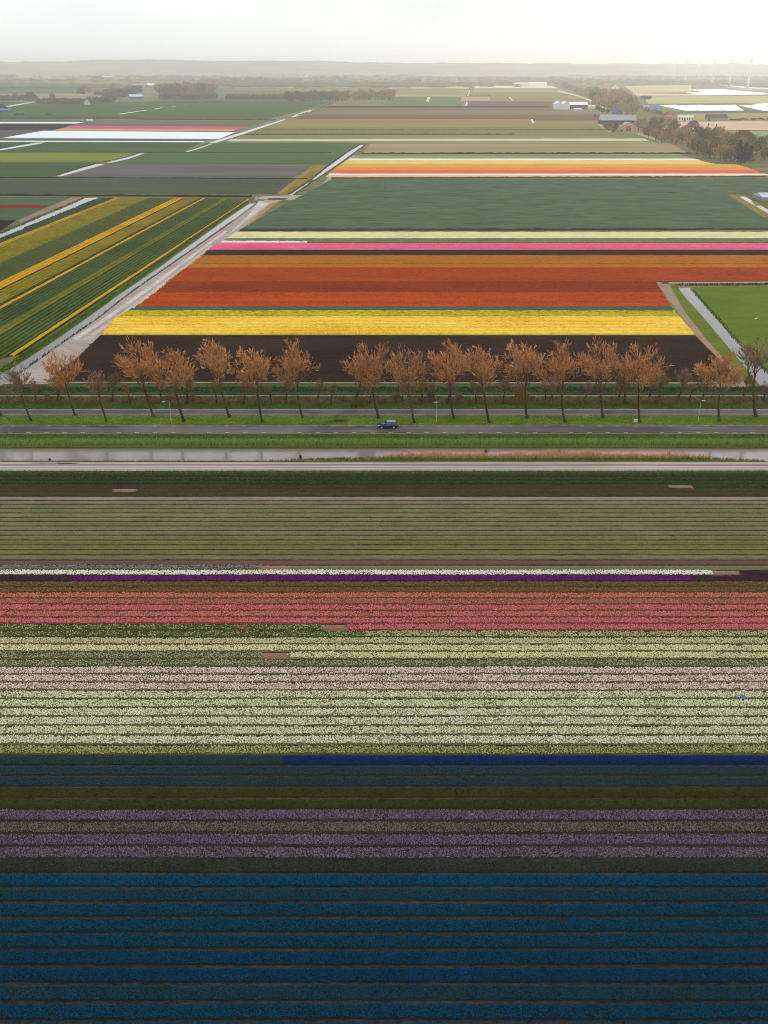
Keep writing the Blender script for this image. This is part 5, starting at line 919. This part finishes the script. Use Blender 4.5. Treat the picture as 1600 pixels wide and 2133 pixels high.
# ------------------------------------------------------------------ copses and woods farther off
def far_tree(seed, kind):
    """unit tree 1 m high and about 0.8 m wide: trunk and a ragged crown of small faces"""
    g = np.random.default_rng(seed)
    if kind == 'conifer':
        n = 520; z = g.random(n)**0.8*0.95+0.05; rr = (1.02-z)*0.33*np.sqrt(g.random(n)); a = g.uniform(0, 6.28, n); P = np.stack([np.cos(a)*rr, np.sin(a)*rr, z], 1)
    else:
        nl = 11; cl = g.normal(0, 1, (nl, 3)); cl /= np.linalg.norm(cl, axis=1)[:, None]; cl = cl*g.uniform(0.1, 0.24, (nl, 1)); cl[:, 2] *= 1.1; k = g.integers(0, nl, 640); n = 640
        o = g.normal(0, 1, (n, 3)); o /= np.linalg.norm(o, axis=1)[:, None]; P = cl[k]+o*(g.random((n, 1))**0.4)*0.19; P[:, 2] += 0.58 if kind != 'bush' else 0.42
        P[:, 2] = np.clip(P[:, 2], 0.03, None)
    D = g.normal(0, 1, (n, 3)); D[:, 2] = np.abs(D[:, 2])+0.3; D /= np.linalg.norm(D, axis=1)[:, None]; S = np.cross(D, g.normal(0, 1, (n, 3))); S /= np.linalg.norm(S, axis=1)[:, None]
    w = (0.035 if kind == 'bare' else 0.05)*g.uniform(0.6, 1.4, (n, 1)); l = 0.10*g.uniform(0.6, 1.4, (n, 1))
    V = np.stack([P-S*w/2, P+S*w/2, P+D*l], 1); me = mesh_np('crown', V.reshape(-1, 3), np.arange(3*n).reshape(-1, 3))
    b = MB().tube([(0, 0, -0.02), (0, 0, 0.25), (0.01, 0, 0.6)], [0.028, 0.02, 0.008], 6, False)
    for j in range(5): a = j*1.3; b.tube([(0, 0, 0.3+0.05*j), (0.1*math.cos(a), 0.1*math.sin(a), 0.5+0.05*j), (0.2*math.cos(a), 0.2*math.sin(a), 0.66+0.03*j)], [0.012, 0.008, 0.003], 4, False)
    return b.mesh('trunk'), me
def fmat(name, cols, y): return mat(name, [alb(c, y) for c in cols], (0.3, 0.3, 0.3), patch=0.2, patch_amt=0.3, island=0.75, rough=0.8, obj_random=0.6)
KINDS = {'brown': ('bush', [(126, 112, 100), (150, 132, 116), (166, 142, 120)], 1700, 'bare grey-brown'), 'rust': ('bush', [(166, 126, 96), (190, 146, 110)], 1700, 'rust-coloured'), 'olive': ('bush', [(96, 92, 48), (122, 110, 56), (140, 124, 60), (118, 102, 66)], 950, 'olive-brown leafing'),
         'dark': ('bush', [(72, 72, 54), (92, 88, 66)], 950, 'dark green'), 'gold': ('bush', [(160, 134, 58), (184, 152, 64)], 900, 'golden-green'), 'conifer': ('conifer', [(54, 54, 42), (68, 66, 48)], 900, 'dark conifer'), 'tan': ('bush', [(168, 144, 104), (188, 162, 114), (158, 136, 98)], 1400, 'tan-brown leafing'),
         'slate': ('bush', [(112, 114, 114), (134, 130, 128), (148, 138, 130)], 1700, 'slate-grey'), 'hazy': ('bush', [(176, 162, 140), (190, 172, 146)], 2800, 'hazy pale brown')}
FT = {k: [far_tree(200+17*i+j, v[0]) for j in range(3)] for i, (k, v) in enumerate(KINDS.items())}
for k, v in KINDS.items():
    for t, c in FT[k]: t.materials.append(M_bark); c.materials.append(fmat('far_'+k, v[1], v[2]))
rt = random.Random(9); COUNT = {}
def plant(spots, kind_mix, where, nm='tree', cat='tree'):
    """spots: (column, foot row, height in rows, width factor); one tree each"""
    grp = 'trees '+where; rows = sorted(spots)
    for i, (px, py, hp, wf) in enumerate(rows):
        k = rt.choice(kind_mix); t, c = FT[k][rt.randrange(3)]; p = G(px, py); h = hp/ppm(px, py)
        root = empty(nm, (p.x, p.y, 0), rt.uniform(0, 6.28)); root.scale = (h*wf, h*wf, h); link('trunk', t, root); link('crown', c, root)
        lab = f'{KINDS[k][3]} tree {where}, {ordn(i+1)} from left'
        if len(lab.split()) > 16: lab = f'tree {where}, {ordn(i+1)} from left'
        tag(root, lab, cat, grp)
def mass(spots, kind_mix, label, nm='hedgerow'):         # far belts that read as one mass
    Vs, Fs, nb = [], [], 0
    for px, py, hp, wf in spots:
        k = rt.choice(kind_mix); c = FT[k][rt.randrange(3)][1]; p = G(px, py); h = hp/ppm(px, py); a = rt.uniform(0, 6.28)
        co = np.empty(len(c.vertices)*3, np.float32); c.vertices.foreach_get('co', co); co = co.reshape(-1, 3); q = co.copy()
        q[:, 0] = (co[:, 0]*math.cos(a)-co[:, 1]*math.sin(a))*h*wf+p.x; q[:, 1] = (co[:, 0]*math.sin(a)+co[:, 1]*math.cos(a))*h*wf+p.y; q[:, 2] = co[:, 2]*h
        Vs.append(q); Fs.append(np.arange(len(q)).reshape(-1, 3)+nb); nb += len(q)
    tag(link(nm, mesh_np(nm, np.concatenate(Vs), np.concatenate(Fs)), None, MATS['far_'+kind_mix[0]]), label, kind='stuff')
def line_(x0, x1, y0, y1, n, h0, h1, w=1.2): return [(x0+(x1-x0)*(i+rt.random()*0.8)/n, y0+(y1-y0)*i/n+rt.uniform(-1.0, 1.0), rt.uniform(h0, h1), w*rt.uniform(0.85, 1.2)) for i in range(n)]
mass(line_(-5, 76, 212, 211, 22, 12, 19, 1.1), ['brown', 'slate', 'brown', 'rust'], 'bare hedge of mixed trees at the left edge'); mass(line_(80, 180, 217, 217, 44, 11, 16, 1.4), ['brown', 'brown', 'slate'], 'long bare brown hedge before the dark barn'); plant([(110, 210, 20, 1), (32, 209, 20, 0.9), (60, 209, 22, 0.9), (69, 209, 22, 0.8)], ['brown'], 'standing above the long hedge')
mass(line_(178, 240, 216, 213, 24, 9, 16, 1.3), ['slate', 'brown'], 'grey right end of the long hedge'); plant([(176, 194, 19, 1.1), (185, 195, 15, 1.1)], ['rust'], 'beside the teal house'); plant(line_(222, 292, 206, 199, 30, 16, 26, 1.3), ['slate', 'brown', 'slate'], 'in the copse before the turquoise building')
mass(line_(334, 450, 208, 208, 60, 13, 18, 1.2), ['brown', 'slate'], 'even grey-brown hedge right of the turquoise building'); plant(line_(330, 445, 197, 193, 34, 18, 27, 1.3), ['brown', 'brown', 'rust', 'tan'], 'in the tall copse behind the even hedge'); mass(line_(2, 36, 162, 162, 14, 6, 8, 1.6), ['slate'], 'small dark copse near the left skyline')
mass(line_(472, 600, 208, 208, 50, 9, 16, 1.4), ['brown', 'brown', 'tan'], 'thin brown tree row behind the green field'); plant(line_(598, 690, 210, 209, 30, 16, 25, 1.3), ['brown', 'slate', 'brown', 'olive'], 'in the dense wood behind the green field'); plant(line_(690, 724, 210, 210, 9, 23, 26, 1.1), ['rust', 'tan'], 'at the rust end of the dense wood')
plant(line_(734, 812, 210, 207, 26, 18, 26, 0.6), ['tan', 'rust'], 'in the poplar row'); plant([(812, 209, 26, 1.0), (818, 208, 25, 0.9)], ['rust'], 'ending the poplar row'); mass(line_(818, 862, 178, 176, 16, 7, 12, 1.4), ['tan', 'hazy'], 'pale shrubs before the grey-blue barn')
mass(line_(415, 560, 176, 174, 50, 9, 17, 1.3), ['tan', 'hazy', 'rust'], 'warm brown trees of the village, left half'); mass(line_(560, 720, 172, 169, 50, 8, 14, 1.3), ['hazy', 'tan'], 'hazy trees of the village, right half'); mass(line_(720, 1060, 169, 168, 60, 3, 6, 1.8), ['hazy'], 'low hazy belt beyond the flower strips'); mass(line_(0, 460, 152, 154, 60, 3, 6, 2.0), ['hazy', 'slate'], 'low hazy belt under the left skyline')
# right-hand farm woods
wood = [(px, py, rt.uniform(30, 44), rt.uniform(1.2, 1.5)) for px, py in ((1440, 310), (1452, 320), (1466, 314), (1478, 328), (1462, 300), (1490, 318), (1500, 334), (1484, 304), (1510, 322), (1504, 306), (1522, 336), (1530, 320), (1474, 294), (1496, 292), (1520, 304), (1446, 298), (1488, 330), (1512, 337), (1466, 324), (1542, 312), (1536, 300), (1554, 322))]
plant(wood, ['olive', 'olive', 'olive', 'gold', 'tan'], 'in the big wood beyond the far tulips'); plant([(1536, 339, 42, 0.95), (1550, 340, 38, 1.0), (1561, 338, 32, 1.0), (1543, 341, 30, 1.1)], ['conifer'], 'at the near edge of the big wood'); plant([(1575, 320, 36, 1.3), (1592, 332, 36, 1.3), (1608, 328, 38, 1.3), (1584, 308, 30, 1.4), (1604, 312, 28, 1.4), (1560, 308, 32, 1.4), (1540, 298, 24, 1.4), (1572, 334, 22, 1.4), (1600, 300, 22, 1.4)], ['olive', 'gold', 'tan'], 'right of the dark conifers')
plant([(1330, 272, 30, 1.3), (1342, 280, 30, 1.3), (1356, 276, 32, 1.3), (1350, 288, 26, 1.4), (1366, 292, 30, 1.4), (1372, 282, 30, 1.3), (1384, 294, 26, 1.4), (1394, 288, 30, 1.3), (1400, 296, 24, 1.4), (1412, 288, 26, 1.3), (1420, 299, 26, 1.4), (1430, 292, 24, 1.4), (1360, 262, 22, 1.3), (1376, 260, 20, 1.3), (1392, 266, 26, 1.2), (1404, 276, 32, 1.1), (1424, 276, 18, 1.3), (1338, 268, 26, 1.3), (1378, 298, 18, 1.5), (1408, 300, 16, 1.5)], ['olive', 'tan', 'olive', 'rust'], 'along the farm lane')
plant([(1262, 270, 18, 1.3), (1272, 268, 16, 1.3), (1282, 272, 18, 1.3), (1290, 266, 14, 1.1), (1247, 247, 10, 1.3), (1240, 246, 10, 1.4), (1294, 275, 7, 1.2), (1278, 276, 8, 1.5), (1268, 274, 8, 1.5)], ['olive', 'dark', 'olive'], 'in front of the long grey barn')
plant([(x, y, rt.uniform(22, 30), rt.uniform(1.3, 1.6)) for x, y in ((1238, 214), (1246, 222), (1256, 212), (1258, 228), (1268, 220), (1276, 231), (1284, 216), (1288, 235), (1298, 226), (1306, 238), (1312, 228), (1318, 240), (1298, 210), (1276, 206), (1256, 204), (1240, 205), (1226, 202), (1324, 236), (1308, 216), (1290, 206))], ['tan', 'olive', 'tan', 'rust'], 'in the wood above the long grey barn')
plant([(1246, 232, 14, 1.4), (1256, 236, 14, 1.4), (1266, 237, 13, 1.4)], ['dark'], 'at the foot of the wood above the barn'); plant([(1305, 206, 14, 1.1), (1312, 209, 12, 1.3), (1336, 208, 10, 1.4), (1344, 209, 13, 1.4), (1351, 209, 12, 1.4), (1324, 209, 10, 1.4)], ['dark', 'slate'], 'in the clump on the ochre field')
plant(line_(1166, 1230, 180, 206, 22, 10, 16, 1.4), ['tan', 'hazy', 'rust'], 'along the lane to the greenhouses'); plant(line_(1340, 1400, 233, 246, 14, 8, 13, 1.4), ['olive', 'tan', 'rust'], 'around the blue sheds'); plant([(1440, 268, 10, 1.3), (1448, 271, 10, 1.4), (1460, 271, 8, 1.4), (1474, 270, 9, 1.3), (1488, 272, 7, 1.8), (1500, 273, 7, 1.6), (1508, 274, 6, 1.6), (1430, 270, 13, 1.0), (1476, 263, 8, 0.7), (1492, 265, 8, 0.6)], ['dark', 'olive', 'rust'], 'round the brick house')
mass(line_(1520, 1630, 251, 249, 26, 3, 6, 2.2), ['dark', 'olive'], 'low dark hedge right of the green barn'); plant([(100, 240, 6, 1.6), (94, 240, 5, 1.6), (106, 240, 4, 1.6)], ['dark'], 'in the green field left of the trailer'); mass(line_(1400, 1470, 172, 176, 16, 5, 9, 1.6), ['hazy'], 'hazy shrubs behind the left turbines'); mass(line_(1524, 1562, 176, 178, 10, 7, 11, 1.5), ['hazy'], 'hazy shrubs behind the right turbines')
mass(line_(1200, 1400, 168, 166, 30, 4, 7, 1.8), ['hazy'], 'hazy belt of trees beyond the coral strip'); plant([(282, 164, 4, 1.8), (290, 164, 5, 1.6), (297, 164, 3.4, 2.0), (246, 163.6, 5, 1.3)], ['rust'], 'in the tan fields left of the barns')
# far woodland and dunes
n = 9000; yy = 1/rng.uniform(1/9000, 1/3600, n); xx = rng.uniform(-0.47, 0.47, n)*yy; clump = np.sin(xx*0.004+yy*0.0021)+np.sin(xx*0.0017-yy*0.0042)
ok = (clump+rng.normal(0, 0.5, n) > 0.1); xx, yy = xx[ok], yy[ok]; n = len(xx)
P = np.stack([xx, yy, np.zeros(n)], 1); V, F = pyramids(P, rng.uniform(20, 60, n), rng.uniform(7, 14, n))
tag(link('far_woodland', mesh_np('far_woodland', V, F), None, mat('far_woodland_mat', [(0.06, 0.06, 0.055), (0.16, 0.13, 0.10)], (0.01, 0.01, 0.01), island=0.8)), 'hazy scattered woodland below the dunes', kind='stuff')
SK = ([-200, 0, 120, 210, 260, 330, 380, 440, 500, 530, 600, 660, 760, 800, 860, 940, 1000, 1040, 1120, 1180, 1240, 1300, 1360, 1400, 1430, 1460, 1500, 1560, 1600, 1800], [129, 128.6, 128.6, 128, 125.5, 124.4, 124, 124.5, 127.4, 126, 127, 126, 129.6, 130.4, 131, 130.6, 131, 131.4, 132, 133.6, 131.8, 133, 132.6, 133, 132, 133.4, 135, 136, 136.4, 136])
xs = np.linspace(-4200, 4200, 200); V = []; nr = 7
for i, x in enumerate(xs):
    for j in range(nr):
        y = 7000+j*330.0; f = math.sin(math.pi*min(1, (j+0.001)/(nr-3))*0.5); yd = 7000+330*4
        px = 800+x/depth(yd)*FPX; row = float(np.interp(px, *SK))+0.5*math.sin(px*0.061)+0.4*math.sin(px*0.143+1)+0.3*math.sin(px*0.31)
        b_ = -(row-PH/2)/FPX; ztop = HCAM+(-SP+b_*CP)*yd/(CP+b_*SP)
        V.append((x*(1+0.04*j), y, max(0.5, ztop*f*(1-0.25*max(0, j-4))*(1+(0.06*math.sin(x*0.013+j*2.1) if j < 4 else 0)))))
F = [(i*nr+j, (i+1)*nr+j, (i+1)*nr+j+1, i*nr+j+1) for i in range(len(xs)-1) for j in range(nr-1)]
tag(link('dunes', mesh_np('dunes', V, F, True), None, mat('dune_scrub', [(0.20, 0.21, 0.19), (0.34, 0.33, 0.28)], (0.004, 0.004, 0.01), patch=0.002, patch_amt=0.3)), kind='structure')

# ------------------------------------------------------------------ the air
hz = MB().box(-9500, 9500, -400, 14500, -3.0, 138.0).mesh('haze'); hm = bpy.data.materials.new('pale_haze'); hm.use_nodes = True; hn = hm.node_tree.nodes
for q in list(hn):
    if q.type != 'OUTPUT_MATERIAL': hn.remove(q)
pv = hn.new('ShaderNodeVolumePrincipled'); pv.inputs['Density'].default_value = HAZE; pv.inputs['Color'].default_value = (0.99, 0.98, 0.96, 1); pv.inputs['Anisotropy'].default_value = 0.62
hm.node_tree.links.new(pv.outputs[0], next(q for q in hn if q.type == 'OUTPUT_MATERIAL').inputs['Volume'])
tag(link('haze', hz, None, hm), 'pale spring haze lying over the flat land', kind='stuff')
